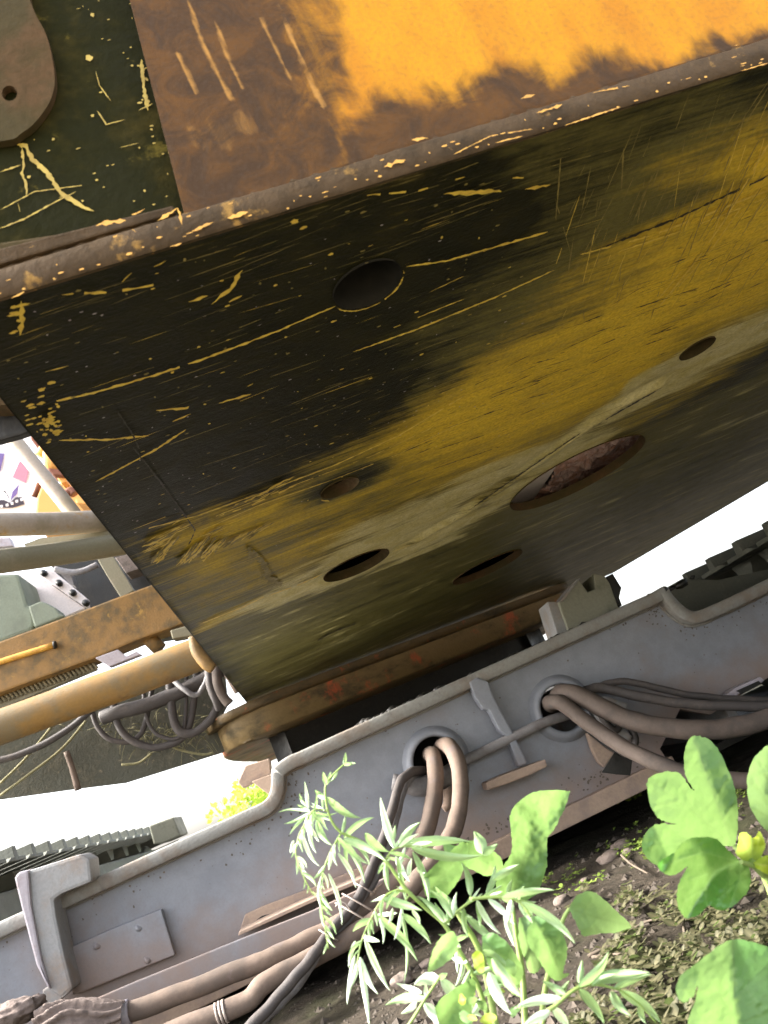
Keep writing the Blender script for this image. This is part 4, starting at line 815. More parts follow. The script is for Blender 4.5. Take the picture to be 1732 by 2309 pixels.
MB().tube([at_y(*q, 2.5) for q in pxs('d1', [(905, 1470), (1000, 1560)])], .022, 16).build('hinge_pin', M['rust'], body)
MB().prism(Ys('d1', [(1060, 1440), (1200, 1400), (1215, 1470), (1075, 1495)], 2.38), (0, .05, 0)).build('latch_block', M['pipe_olive'], body, bevel=.004)
yt = MB().tube([at_y(*q, 2.3) for q in pxs('d1', [(-700, 2300), (0, 2045), (480, 1870), (860, 1735), (1180, 1610), (1340, 1560)])], .046, 28, 4).build('frame_tube', M['yellowtube'], body)
MB().tube([at_y(*q, 2.22) for q in pxs('d1', [(1205, 1480), (1230, 1570), (1290, 1650), (1330, 1680)])], [.014, .017, .017, .013], 12, 4).build('latch_arm', M['rust'], body)
# under the tube: mud spattered guard sheet, hoses and hanging straw
GYD = 2.75
MB().prism(Ys('d1', [(-600, 2250), (0, 2090), (700, 1850), (1250, 1600), (1400, 1690), (1420, 1900), (1390, 1960)]+[], GYD)+Ys('D', [(500, 1612), (480, 1625), (270, 1691), (150, 1706), (0, 1727), (-200, 1752)], GYD), (0, .02, 0)).build('mud_guard', M['mud'], body)
hose([('d1', 640, 1985, 2.68), ('d1', 760, 1945, 2.66), ('d1', 900, 1910, 2.65), ('d1', 1060, 1850, 2.65), ('d1', 1240, 1765, 2.65), ('d1', 1380, 1690, 2.66)], 'hydraulic_hose', 'hose_dark', .022, 'thick black hose below the dusty yellow tube at left', 'hoses under the yellow tube')
hose([('d1', 1080, 1750, 2.62), ('d1', 1150, 1810, 2.60), ('d1', 1220, 1845, 2.60), ('d1', 1270, 1790, 2.60), ('d1', 1300, 1700, 2.62)], 'hydraulic_hose', 'conduit', .008, 'thin grey cable loop hanging at the black hose', 'hoses under the yellow tube')
hose([('d1', 1350, 1650, 2.45), ('d1', 1355, 1760, 2.42), ('d1', 1390, 1850, 2.42), ('d1', 1430, 1900, 2.42)], 'hydraulic_hose', 'hose', .014, 'reddish brown hose hanging at the rear left corner of the yellow plate', 'hoses under the yellow tube')
hose([('d1', 1400, 1690, 2.42), ('d1', 1440, 1760, 2.40), ('d1', 1480, 1830, 2.40)], 'hydraulic_hose', 'hose_pale', .008, 'slim pale hose beside the reddish brown hanging hose', 'hoses under the yellow tube')
hose([('d1', 1300, 1680, 2.6), ('d1', 1310, 1780, 2.58), ('d1', 1350, 1880, 2.58), ('d1', 1370, 1930, 2.6)], 'hydraulic_hose', 'hose_dark', .013, 'black hose curving down beside the mud guard corner', 'hoses under the yellow tube')
for i, pts_ in enumerate((([(0, 395), (120, 280), (230, 150), (300, 60)], 'd2'), ([(0, 460), (150, 350), (330, 210), (460, 60)], 'd2'), ([(890, 180), (960, 215), (1080, 240), (1140, 230)], 'd2'), ([(650, 295), (740, 285), (810, 235)], 'd2'))):
    P = [at_y(*q, 2.70) for q in pxs(pts_[1], pts_[0])]; o = MB().tube(P, .004, 8, 5).build('loose_wire', M['straw']); tag(o, ['left pale wire drooping across the muddy guard', 'second pale wire drooping across the muddy guard', 'short straw coloured wire near the ring at the bright gap', 'short faint wire in the middle of the muddy guard'][i], 'wire', 'wires hanging on the mud guard')
o = MB().tube([at_y(*q, 2.72) for q in pxs('d2', [(355, 225), (385, 310), (418, 430)])], [.009, .009, .010], 10, 3).build('hanging_rod', M['hose_pale']); tag(o, 'thin pinkish rod hanging into the bright gap at left', 'rod')
for k, (pts_, r_, mt) in enumerate((([(480, -60), (520, 90), (620, 170), (760, 120), (830, -220)], .008, 'hose_dark'), ([(600, -80), (640, 100), (760, 190), (900, 190), (1010, 90), (1060, -260)], .011, 'hose_dark'), ([(760, -200), (790, 60), (880, 150), (980, 110), (1000, -240)], .006, 'hose_dark'), ([(900, -240), (930, 60), (1010, 130), (1120, 60), (1180, -60)], .013, 'hose_dark'), ([(-80, 290), (120, 235), (330, 130), (520, -20), (700, -150)], .010, 'hose_dark'))):
    hose([('d2', a, b, 2.68-.01*k) for a, b in pts_], 'hydraulic_hose', mt, r_, ['dark cable looping leftmost in front of the muddy guard', 'black hose sagging across the muddy guard', 'thinnest dark cable loop in the middle of the muddy guard', 'short thick black hose loop near the bearing housing', 'dark hose along the lower side of the yellow tube'][k], 'hoses under the yellow tube')
mb = MB()
for i in range(150):
    u = random.gauss(900, 170); v = random.gauss(120, 55)
    q = pxs('d2', [(u, v)])[0]; p = at_y(q[0], q[1], GYD-.02)
    if v > 200 and u < 700: continue
    a = random.uniform(0, 6.28); L = random.uniform(.015, .06); d_ = Vector((math.cos(a), random.uniform(-.3, 0), math.sin(a)-.4)).normalized()
    mb.tube([p, p+d_*L*.5+Vector((0, -.004, -.002)), p+d_*L+Vector((0, 0, -.01))], [.0012, .001, .0005], 4)
mb.build('dry_grass', M['straw'], None); tag(bpy.data.objects['dry_grass'], kind='stuff', label='dry grass and straw caught on the muddy guard', cat='dry grass')
# far orange machine and banner in the bright opening
om = empty('orange_machine', at_y(200, 1120, 5.5), label='sunlit orange machine standing far behind the slanting pipe', cat='machine')
MB().prism(Ys('e3', [(440, 130), (640, 80), (760, 260), (700, 420), (560, 430), (440, 260)], 5.6), (0, .3, 0)).build('cab_frame', M['brownred'], om, bevel=.01)
MB().tube([at_y(*q, 5.4) for q in pxs('e3', [(560, 500), (620, 420), (720, 250)])], .035, 14).build('handrail', M['orange'], om)
MB().prism(Ys('e3', [(640, 540), (760, 270), (900, 470), (820, 560), (700, 610)], 5.5), (0, .2, 0)).build('rear_bracket', M['brownred'], om, bevel=.01)
MB().tube([at_y(*q, 5.3) for q in pxs('e3', [(690, 610), (760, 600), (850, 610), (930, 640)])], [.10, .11, .11, .09], 24, 3).build('filter_drum', M['orange'], om)
MB().prism(Ys('e3', [(680, 660), (780, 680), (970, 690), (940, 780), (760, 770), (700, 720)], 5.2), (0, .15, 0)).build('drum_cradle', M['brownred'], om, bevel=.01)
MB().prism(Ys('e3', [(790, 770), (950, 780), (960, 860), (880, 900)], 5.25), (0, .2, 0)).build('drum_post', M['orange'], om, bevel=.01)
MB().prism(Ys('e3', [(520, 1100), (600, 880), (900, 880), (1100, 700), (1600, 1300), (1600, 1500), (480, 1500)], 5.9), (0, .4, 0)).build('machine_hood', M['orange'], om, bevel=.02)
MB().prism(Ys('e3', [(1080, 1120), (1300, 1040), (1340, 1060), (1280, 1190), (1100, 1180)], 5.2), (0, .2, 0)).build('side_box', M['orange'], om, bevel=.01)
MB().tube([at_y(*q, 5.3) for q in pxs('e3', [(490, 1090), (570, 890)])], .02, 10).build('support_leg', M['brownred'], om)
MB().tube([at_y(*q, 5.2) for q in pxs('e3', [(950, 1050), (1020, 1000), (1080, 1050)])], .03, 10, 3).build('grab_loop', M['brownred'], om)
bn = empty('printed_banner', at_y(30, 1080, 6.5), label='white banner with violet and pink blocks far behind at left', cat='banner')
MB().prism(Ys('e3', [(-900, -200), (430, -100), (430, 1320), (-900, 1320)], 6.5), (0, .03, 0)).build('banner_sheet', M['banner'], bn)
MB().prism(Ys('e3', [(-300, 450), (65, 460), (0, 720), (-300, 700)], 6.48), (0, .004, 0)).build('violet_block', M['violet'], bn)
MB().prism(Ys('e3', [(285, 570), (430, 640), (375, 888), (182, 805)], 6.48), (0, .004, 0)).build('pink_block', M['pink'], bn)
mb = MB(); mb.prism(Ys('e3', [(-300, 1140), (60, 1130), (140, 1170), (230, 1090), (320, 1090), (352, 1190), (180, 1240), (-300, 1250)], 6.48), (0, .004, 0)); mb.build('dark_motif', M['ink'], bn)
MB().prism(Ys('e3', [(150, 1140), (180, 1010), (275, 905), (245, 1040)], 6.48), (0, .004, 0)).build('leaf_motif', M['violet'], bn)
MB().prism(Ys('e3', [(140, 1140), (90, 1040), (35, 1000), (75, 1000), (125, 1080)], 6.48), (0, .004, 0)).build('leaf_motif', M['ink'], bn)
for u, v in ((20, 1225), (100, 1205), (172, 1180), (240, 1150), (310, 1125)):
    MB().prism(Ys('e3', [(u-17, v-15), (u+17, v-22), (u+20, v+14), (u-14, v+20)], 6.475), (0, .003, 0)).build('white_check', M['banner'], bn)

# ================================================================== leaves
def leaf_mesh(outline_px, depth, veins, step=3.4, amp=.0011, wave=.006, seed=0):
    """outline measured in the picture; every vertex gets its own distance, so the blade is a curved sheet"""
    o = np.array(outline_px, float); nO = len(o); dense = []
    cl = [Vector((p[0], p[1], 0)) for p in o]; cl = cl+[cl[0]]
    Q, _ = spline(cl, [1]*len(cl), 5); dense = [(p.x+random.gauss(0, .8), p.y+random.gauss(0, .8)) for p in Q[:-1]]
    x0, y0 = o.min(0); x1, y1 = o.max(0); gx_, gy_ = np.meshgrid(np.arange(x0, x1, step), np.arange(y0, y1, step)); gp = np.stack([gx_.ravel(), gy_.ravel()], 1)+RNG.uniform(-.8, .8, (gx_.size, 2))
    Vv, Ff = cdt(dense, [], gp); X_, Y_ = Vv[:, 0], Vv[:, 1]; vein = np.zeros(len(Vv)); dep = np.zeros(len(Vv))
    for k, ln in enumerate(veins):
        q = np.array(ln, float); d_ = np.full(len(Vv), 1e9)
        for i in range(len(q)-1):
            a = q[i]; e = q[i+1]-a; t = np.clip(((X_-a[0])*e[0]+(Y_-a[1])*e[1])/(e@e), 0, 1); d_ = np.minimum(d_, np.hypot(X_-a[0]-t*e[0], Y_-a[1]-t*e[1]))
        wv = 2.6 if k == 0 else 1.9
        vein = np.maximum(vein, (1. if k == 0 else .6)*np.exp(-(d_/wv)**2)); dep -= amp*(.9 if k == 0 else .45)*np.exp(-(d_/(wv*2.2))**2)
        if k == 0: dep -= np.minimum(d_*depth[4], .03)
    s_ = np.maximum(x1-x0, y1-y0); ux_ = (X_-(x0+x1)/2)/s_; uy_ = (Y_-(y0+y1)/2)/s_
    Yd = depth[0]+depth[1]*ux_+depth[2]*uy_+depth[3]*(ux_**2+uy_**2)+dep+(fbm(X_/45+seed, Y_/45, seed)-.5)*wave
    P = [at_y(a, b, c) for a, b, c in zip(X_, Y_, Yd)]
    mb = MB(); mb.add(P, [tuple(int(i) for i in f) for f in Ff], True); return mb, np.stack([vein]*3, 1)
def leaf(crop, outl, depth, veins, mat, parent, seed=0, **k):
    mb, ve = leaf_mesh(pxs(crop, outl), depth, [pxs(crop, v) for v in veins], seed=seed, **k); return mb.build('leaf', M[mat], parent, attr=dict(vein=ve))
def stem(parent, crop, pts_, ys, r0_, r1_, mat='stem', name='stem'):
    P = [at_y(*q, y_) for q, y_ in zip(pxs(crop, pts_), ys)]; n_ = len(P); return MB().tube(P, list(np.linspace(r0_, r1_, n_)), 8, 6).build(name, M[mat], parent)

# lobed sapling at the right
sap = empty('lobed_sapling', (.50, .70, 0), label='young sapling with big lobed leaves at the right, one young leaf yellow', cat='sapling')
A_ = [(1450, 855), (1462, 800), (1472, 700), (1470, 600), (1448, 470), (1400, 350), (1345, 245), (1290, 188), (1222, 165), (1172, 178), (1142, 250), (1134, 330), (1150, 420), (1185, 485), (1200, 503), (1180, 492), (1150, 450), (1105, 398), (1060, 388), (1000, 389), (935, 415), (904, 452), (910, 530), (932, 615), (975, 675), (1030, 703), (1085, 712), (1040, 714), (980, 712), (920, 742), (882, 800), (870, 860), (900, 922), (970, 968), (1060, 950), (1160, 905), (1300, 850)]
leaf('d5', A_, (.60, .03, -.02, .05, .0002), [[(1450, 855), (1330, 560), (1200, 190)], [(1450, 855), (1200, 640), (1000, 500), (915, 440)], [(1450, 855), (1150, 815), (900, 850)], [(1380, 690), (1450, 560)], [(1330, 560), (1400, 420)], [(1260, 400), (1160, 330)], [(1200, 640), (1120, 480)], [(1100, 570), (960, 600)], [(1010, 505), (1040, 410)], [(1150, 815), (1040, 740)]], 'leaf', sap, 1)
B_ = [(1490, 950), (1420, 885), (1350, 815), (1300, 798), (1240, 795), (1180, 800), (1110, 840), (1075, 890), (985, 945), (978, 990), (1035, 1030), (1090, 1026), (1140, 990), (1155, 985), (1112, 1060), (1090, 1150), (1096, 1230), (1130, 1285), (1162, 1302), (1240, 1270), (1290, 1222), (1340, 1248), (1400, 1245), (1480, 1195), (1540, 1120), (1552, 1040), (1535, 970)]
leaf('d5', B_, (.56, .03, -.05, .05, .0003), [[(1490, 950), (1330, 1010), (1160, 1290)], [(1490, 950), (1250, 890), (1000, 970)], [(1490, 950), (1480, 1060), (1420, 1230)], [(1330, 1010), (1180, 1060)], [(1260, 1120), (1140, 1190)], [(1260, 1120), (1280, 1220)], [(1470, 1080), (1350, 1180)], [(1480, 1060), (1530, 1120)]], 'leaf_dark', sap, 5, wave=.010)
C_ = [(1700, 215), (1650, 225), (1600, 268), (1552, 340), (1530, 430), (1533, 560), (1580, 670), (1659, 762), (1760, 820), (1880, 640), (1900, 420), (1800, 250)]
leaf('d5', C_, (.57, .02, .01, .04, .0002), [[(1760, 820), (1640, 520), (1680, 230)], [(1660, 580), (1560, 430)], [(1700, 690), (1580, 620)], [(1655, 420), (1600, 310)]], 'leaf_pale', sap, 9)
Y_l = [(1452, 892), (1472, 840), (1478, 775), (1510, 762), (1545, 785), (1565, 802), (1590, 780), (1606, 757), (1630, 800), (1642, 840), (1630, 890), (1600, 948), (1540, 955), (1480, 925)]
leaf('d5', Y_l, (.565, .01, .02, .05, .0006), [[(1560, 950), (1560, 810)], [(1560, 950), (1490, 790)], [(1560, 950), (1610, 790)]], 'leaf_young', sap, 13, step=3.5)
Y2 = [(1560, 960), (1600, 930), (1650, 910), (1720, 930), (1750, 990), (1700, 1040), (1640, 1020), (1590, 990)]
leaf('d5', Y2, (.57, .01, .02, .05, .0006), [[(1560, 960), (1720, 980)]], 'leaf_young', sap, 15, step=3.5)
D_ = [(1700, 1490), (1620, 1468), (1560, 1448), (1460, 1434), (1380, 1452), (1290, 1520), (1210, 1585), (1130, 1640), (1090, 1715), (1094, 1790), (1140, 1826), (1195, 1780), (1220, 1722), (1212, 1800), (1180, 1880), (1160, 1960), (1220, 2060), (1400, 2130), (1640, 2120), (1850, 1980), (1880, 1700), (1800, 1540)]
leaf('d5', D_, (.50, .03, -.04, .06, .0002), [[(1500, 2100), (1450, 1800), (1440, 1440)], [(1470, 1920), (1330, 1750), (1100, 1740)], [(1450, 1800), (1600, 1640), (1720, 1520)], [(1460, 1700), (1330, 1560)], [(1390, 1830), (1250, 1900)], [(1480, 1950), (1700, 1850)]], 'leaf', sap, 21)
stem(sap, 'd5', [(1450, 855), (1500, 900), (1560, 950), (1610, 1010), (1650, 1060), (1720, 1300), (1740, 1900), (1730, 2600)], (.60, .59, .575, .575, .58, .58, .56, .55), .0016, .0035)
stem(sap, 'd5', [(1490, 950), (1540, 965), (1600, 990)], (.565, .57, .575), .0014, .0018, name='leaf_stalk')
stem(sap, 'd5', [(1500, 2100), (1600, 2200), (1720, 2400)], (.50, .52, .55), .0016, .002, name='leaf_stalk')
stem(sap, 'd5', [(1760, 820), (1740, 950), (1690, 1180)], (.575, .58, .58), .0016, .002, name='leaf_stalk')

# broad-leaved weed in the middle
bw = empty('broad_leaved_weed', (.20, .66, 0), label='broad leaved pale green weed behind the feathery weed, tallest leaf wavy', cat='weed')
L1 = [(425, 510), (400, 590), (365, 670), (330, 740), (285, 800), (282, 870), (281, 960), (262, 1040), (235, 1110), (205, 1165), (120, 1195), (40, 1180), (-40, 1130), (-10, 1010), (30, 940), (62, 870), (58, 790), (48, 690), (60, 630), (100, 580), (170, 528), (240, 508), (330, 500)]
leaf('d5', L1, (.66, .03, .03, .05, .0002), [[(60, 1190), (130, 960), (180, 780), (420, 512)], [(140, 930), (240, 900)], [(160, 840), (80, 760)], [(220, 720), (300, 750)], [(260, 650), (180, 570)]], 'leaf', bw, 31, wave=.012)
L2 = [(420, 1240), (440, 1195), (470, 1160), (530, 1133), (585, 1145), (640, 1185), (720, 1262), (805, 1347), (760, 1372), (690, 1392), (600, 1398), (510, 1412), (478, 1360), (445, 1295)]
leaf('d5', L2, (.62, .03, .03, .05, .0002), [[(420, 1240), (600, 1300), (800, 1347)], [(500, 1270), (560, 1180)], [(600, 1300), (680, 1260)], [(520, 1280), (560, 1370)]], 'leaf_pale', bw, 33)
L3 = [(190, 1290), (240, 1285), (310, 1330), (380, 1400), (406, 1490), (398, 1570), (380, 1640), (420, 1650), (350, 1690), (300, 1665), (240, 1580), (190, 1510), (158, 1450), (155, 1380)]
leaf('d5', L3, (.58, .02, .02, .05, .0003), [[(200, 1290), (290, 1470), (370, 1680)], [(260, 1400), (340, 1420)], [(310, 1510), (380, 1530)], [(270, 1430), (190, 1450)]], 'leaf', bw, 35)
L4 = [(965, 1345), (985, 1290), (1040, 1230), (1110, 1175), (1180, 1110), (1235, 1085), (1245, 1160), (1225, 1240), (1200, 1310), (1160, 1370), (1110, 1427), (1040, 1435), (985, 1420)]
leaf('d3', L4, (.64, .02, .02, .04, .0002), [[(990, 1410), (1110, 1270), (1235, 1100)], [(1060, 1330), (1150, 1340)], [(1110, 1270), (1060, 1240)]], 'leaf', bw, 37)
L5 = [(1000, 1895), (1010, 1820), (1040, 1740), (1090, 1670), (1150, 1640), (1180, 1690), (1178, 1760), (1130, 1820), (1060, 1870)]
leaf('d3', L5, (.56, .02, .0, .04, .0003), [[(1000, 1895), (1080, 1770), (1160, 1660)]], 'leaf_pale', bw, 39, step=4)
L6 = [(1040, 2110), (1090, 2045), (1170, 1990), (1290, 1925), (1290, 2010), (1270, 2100), (1262, 2230), (1160, 2290), (1080, 2250)]
leaf('d3', L6, (.60, .02, .0, .04, .0002), [[(1070, 2220), (1160, 2090), (1285, 1935)], [(1130, 2130), (1240, 2120)]], 'leaf', bw, 41)
L7 = [(1330, 1675), (1375, 1655), (1425, 1660), (1500, 1725), (1560, 1810), (1585, 1890), (1560, 1965), (1480, 1985), (1430, 1930), (1370, 1850), (1340, 1760)]
leaf('d3', L7, (.57, .02, .01, .04, .0003), [[(1340, 1690), (1450, 1810), (1560, 1955)], [(1400, 1760), (1470, 1740)], [(1480, 1850), (1560, 1860)]], 'leaf', bw, 43)
L8 = [(1085, 1090), (1180, 1110), (1260, 1080), (1350, 1120), (1440, 1180), (1460, 1260), (1380, 1300), (1290, 1270), (1200, 1230), (1120, 1180)]
leaf('d3', L8, (.67, .02, .01, .04, .0003), [[(1085, 1100), (1280, 1180), (1450, 1270)], [(1280, 1180), (1360, 1130)]], 'leaf', bw, 45)
L9 = [(1560, 1560), (1640, 1540), (1700, 1600), (1730, 1720), (1700, 1860), (1640, 1900), (1590, 1800), (1555, 1680)]
leaf('d3', L9, (.66, .02, .01, .04, .0003), [[(1580, 1570), (1650, 1880)]], 'leaf_pale', bw, 46)
L10 = [(1270, 1790), (1300, 1760), (1330, 1780), (1350, 1850), (1330, 1900), (1290, 1870)]
leaf('d3', L10, (.55, .02, .01, .04, .0003), [[(1275, 1795), (1330, 1890)]], 'leaf_young', bw, 47, step=3)
for i in range(16):
    u = random.uniform(1180, 1560); v = random.uniform(1900, 2230); a = random.uniform(0, 6.28); L = random.uniform(50, 130); w_ = L*random.uniform(.45, .7); ca_, sa_ = math.cos(a), math.sin(a)
    ol = [(u+(t*L)*ca_-s_*w_*sa_, v+(t*L)*sa_+s_*w_*ca_) for t, s_ in ((0, 0), (.2, .35), (.45, .5), (.7, .4), (1, 0), (.7, -.4), (.45, -.5), (.2, -.35))]
    leaf('d3', ol, (random.uniform(.54, .68), random.uniform(-.03, .03), random.uniform(-.03, .03), .03, .0003), [[(u, v), (u+L*ca_, v+L*sa_)]], random.choice(['leaf_young', 'leaf_pale', 'leaf', 'leaf_dark']), bw, 50+i, step=4.5)
stem(bw, 'd5', [(420, 1240), (385, 1300), (360, 1380), (300, 1600), (250, 1900), (240, 2400)], (.62, .62, .62, .62, .63, .64), .0012, .0022)
stem(bw, 'd5', [(60, 1190), (80, 1350), (130, 1700), (160, 2400)], (.665, .66, .66, .65), .0014, .0026)
stem(bw, 'd3', [(1110, 1430), (1200, 1560), (1330, 1800), (1430, 2300)], (.64, .64, .64, .64), .0014, .0026)

# feathery weed: stem, side stalks and narrow leaflets, each leaflet a leaf of its own
fw = empty('feathery_weed', (.10, .60, 0), label='feathery weed with narrow pale leaflets in front of the hoses', cat='weed')
def lancet(crop, b, t, wpx, mat, parent, Y0, bend=None, dy=None):
    b = Vector(b); t = Vector(t); d_ = t-b; L = d_.length; nrm = Vector((-d_.y, d_.x))/max(L, 1e-6); bd = (random.uniform(-.13, .13) if bend is None else bend)*L
    if dy is None: dy = random.uniform(-.03, .02)
    vs = []; fs = []; K = 12; tw = random.uniform(-.5, .5); ve = []
    s_ = CROPS[crop][2]
    for i in range(K+1):
        f_ = i/K; c_ = b+d_*f_+nrm*bd*4*f_*(1-f_)*(.6+.4*f_)
        wd = wpx*.5*(math.sin(math.pi*min(1, f_**.72*.96+.04))**.85)*(1 if f_ < 1 else 0)+(.6 if f_ == 0 else 0)
        wd *= 1+random.uniform(-.06, .06)
        y_ = Y0+dy*f_+.010*math.sin(f_*2.6)
        for k, sgn in enumerate((-1, -.5, 0, .5, 1)):
            q = pxs(crop, [tuple(c_+nrm*wd*sgn)])[0]
            vs.append(at_y(q[0], q[1], y_+.0011*(wpx/35)*abs(sgn)*(1.2)+tw*.002*sgn*(wpx/35))); ve.append(1. if sgn == 0 else .0)
    for i in range(K):
        for k in range(4): fs.append((i*5+k, i*5+k+1, (i+1)*5+k+1, (i+1)*5+k))
    mb = MB(); mb.add(vs, fs, True); return mb.build('leaf', M[mat], parent, attr=dict(vein=np.stack([np.array(ve)]*3, 1)))
ST = [([(1410, 2400), (1380, 2212), (1300, 1960), (1190, 1760), (1100, 1600), (1000, 1510), (880, 1400), (800, 1290), (735, 1205), (600, 1095), (450, 1020), (385, 910), (365, 760), (400, 690), (480, 612)], .0030, .0007),
      ([(735, 1205), (790, 1135), (900, 1112), (1050, 1140)], .0013, .0006), ([(380, 900), (300, 890), (250, 960), (200, 1060), (185, 1180), (240, 1320), (295, 1420)], .0012, .0004),
      ([(460, 1040), (400, 1150), (350, 1280), (335, 1420), (360, 1600), (385, 1750)], .0012, .0004), ([(880, 1400), (800, 1390), (720, 1440), (650, 1560), (590, 1700), (560, 1850)], .0016, .0006),
      ([(1100, 1600), (1190, 1510), (1300, 1440), (1430, 1420), (1650, 1470)], .0017, .0007), ([(850, 2260), (900, 2190), (980, 2060), (1070, 1925)], .0018, .0009), ([(900, 1400), (850, 1470), (820, 1560)], .0011, .0006)]
for i, (p_, a, b) in enumerate(ST): stem(fw, 'd3', p_, [.60 if i == 6 else .62]*len(p_), a*.62, b*.8, name='stem' if i == 0 else 'side_stalk')
LF = [((370, 740), (350, 655), 30, 0), ((375, 735), (400, 655), 26, 0), ((480, 615), (490, 535), 22, 0), ((480, 615), (555, 605), 22, 0), ((440, 645), (395, 720), 18, 0), ((365, 825), (300, 770), 36, 0), ((375, 815), (588, 942), 48, 0), ((260, 880), (238, 715), 22, 1), ((250, 870), (205, 790), 20, 0),
 ((270, 905), (75, 907), 16, 0), ((270, 910), (108, 978), 20, 1), ((265, 915), (145, 1045), 20, 0), ((255, 930), (150, 1160), 24, 1), ((280, 905), (440, 908), 20, 0), ((310, 960), (408, 1112), 42, 0), ((350, 880), (335, 780), 20, 0), ((300, 890), (310, 800), 18, 1), ((320, 900), (385, 1020), 24, 0), ((280, 915), (400, 960), 22, 0), ((270, 900), (190, 860), 20, 0), ((300, 910), (330, 1000), 24, 0),
 ((225, 1045), (332, 1242), 28, 1), ((265, 1000), (312, 1162), 26, 1), ((285, 1010), (330, 1092), 20, 1), ((195, 1180), (252, 1252), 22, 1), ((188, 1190), (190, 1295), 18, 1), ((170, 1080), (150, 1160), 22, 1),
 ((440, 1060), (645, 1232), 34, 0), ((480, 1075), (608, 1345), 36, 0), ((445, 1160), (555, 1378), 30, 1), ((385, 1285), (468, 1605), 26, 1), ((340, 1400), (412, 1515), 24, 0), ((340, 1450), (385, 1650), 22, 1), ((400, 1150), (385, 1265), 24, 1), ((350, 1290), (340, 1500), 26, 1), ((420, 1100), (430, 1160), 20, 1), ((500, 1080), (510, 1230), 26, 0), ((470, 1030), (490, 920), 22, 0),
 ((480, 1062), (668, 938), 40, 0), ((480, 1072), (745, 1212), 52, 0), ((610, 1038), (762, 1152), 56, 0), ((520, 1070), (640, 1235), 30, 0), ((790, 1130), (706, 812), 50, 1), ((785, 1080), (798, 985), 26, 0), ((820, 1110), (952, 968), 52, 0), ((830, 1108), (1275, 1092), 66, 0), ((900, 1130), (1345, 1168), 60, 0), ((740, 1215), (762, 1395), 34, 0), ((800, 1180), (885, 1335), 36, 1), ((905, 1150), (1002, 1495), 42, 0), ((930, 1250), (982, 1282), 24, 1), ((810, 1190), (872, 1485), 30, 1), ((760, 1200), (690, 1290), 28, 0), ((860, 1120), (820, 1320), 26, 1), ((880, 1300), (900, 1190), 30, 1),
 ((1335, 1160), (1282, 1022), 76, 0), ((1330, 1165), (1430, 1100), 50, 0), ((720, 1440), (965, 1512), 58, 1), ((690, 1540), (812, 1528), 26, 1), ((680, 1540), (935, 1828), 52, 0), ((640, 1595), (650, 1702), 22, 1), ((600, 1680), (702, 1702), 34, 1), ((610, 1690), (768, 2012), 42, 1), ((580, 1800), (692, 2028), 38, 1), ((580, 1820), (638, 2225), 38, 1), ((548, 1790), (500, 2095), 32, 1), ((645, 1565), (533, 1645), 42, 1), ((552, 1700), (510, 1865), 26, 1), ((570, 1820), (500, 2015), 28, 1), ((700, 1560), (720, 1720), 24, 1),
 ((840, 1500), (790, 1695), 28, 1), ((835, 1530), (1018, 1722), 48, 0), ((830, 1500), (848, 1962), 24, 1), ((900, 1510), (952, 1602), 28, 1), ((780, 1500), (750, 1600), 24, 1), ((1180, 1505), (1038, 1358), 52, 0), ((1262, 1420), (1203, 1212), 46, 0), ((1360, 1412), (1412, 1228), 42, 0), ((1400, 1322), (1562, 1228), 52, 0), ((1370, 1440), (1535, 1602), 42, 1), ((1450, 1430), (1532, 1492), 30, 0), ((1240, 1555), (1435, 1742), 52, 0), ((1150, 1560), (1000, 1382), 44, 0), ((1100, 1585), (930, 1422), 40, 0), ((1500, 1440), (1520, 1320), 36, 0), ((1560, 1450), (1640, 1580), 36, 0), ((1300, 1450), (1450, 1660), 40, 1), ((1220, 1500), (1250, 1680), 36, 0), ((1130, 1600), (1040, 1460), 34, 0),
 ((1300, 1460), (1320, 1620), 30, 1), ((1200, 1740), (1060, 1660), 38, 0), ((1240, 1830), (1130, 1800), 36, 1), ((1280, 1900), (1420, 1840), 40, 0), ((1330, 2040), (1480, 1960), 40, 0), ((1160, 1700), (1260, 1660), 34, 0), ((1180, 1720), (1180, 1900), 34, 1), ((1220, 1800), (1160, 1990), 34, 1), ((1260, 1880), (1180, 2060), 34, 1), ((1330, 2050), (1240, 2180), 38, 1),
 ((980, 2048), (735, 2098), 66, 1), ((960, 2020), (800, 1960), 36, 1), ((930, 2080), (830, 2150), 40, 1), ((1070, 1928), (912, 1972), 84, 1), ((1080, 1935), (1338, 2170), 82, 1), ((980, 2085), (1100, 2240), 66, 1), ((990, 2050), (985, 1960), 30, 1), ((1065, 1935), (1120, 1900), 40, 0)]
for b, t, w_, pl in LF: lancet('d3', b, t, w_*1.0, 'leaf_weed_pale' if pl and random.random() < .8 else 'leaf_weed', fw, random.uniform(.60, .64))
for p_, a, b in ST[1:6]:
    L_, _ = spline([Vector((x, y, 0)) for x, y in p_], [1]*len(p_), 6)
    for i in range(2, len(L_)-1, 2):
        t = (L_[i+1]-L_[i-1]).normalized(); sg = random.choice((-1, 1)); d_ = Vector((t.x*.7-sg*t.y*.6, t.y*.7+sg*t.x*.6+.45, 0)).normalized(); le = random.uniform(45, 150)
        lancet('d3', (L_[i].x, L_[i].y), (L_[i].x+d_.x*le, L_[i].y+d_.y*le), le*random.uniform(.14, .22), random.choice(('leaf_weed', 'leaf_weed_pale', 'leaf_weed')), fw, random.uniform(.605, .63))
fw2 = empty('feathery_weed', (.22, .50, 0), label='second feathery weed with wider forked leaflets at the bottom centre right', cat='weed')
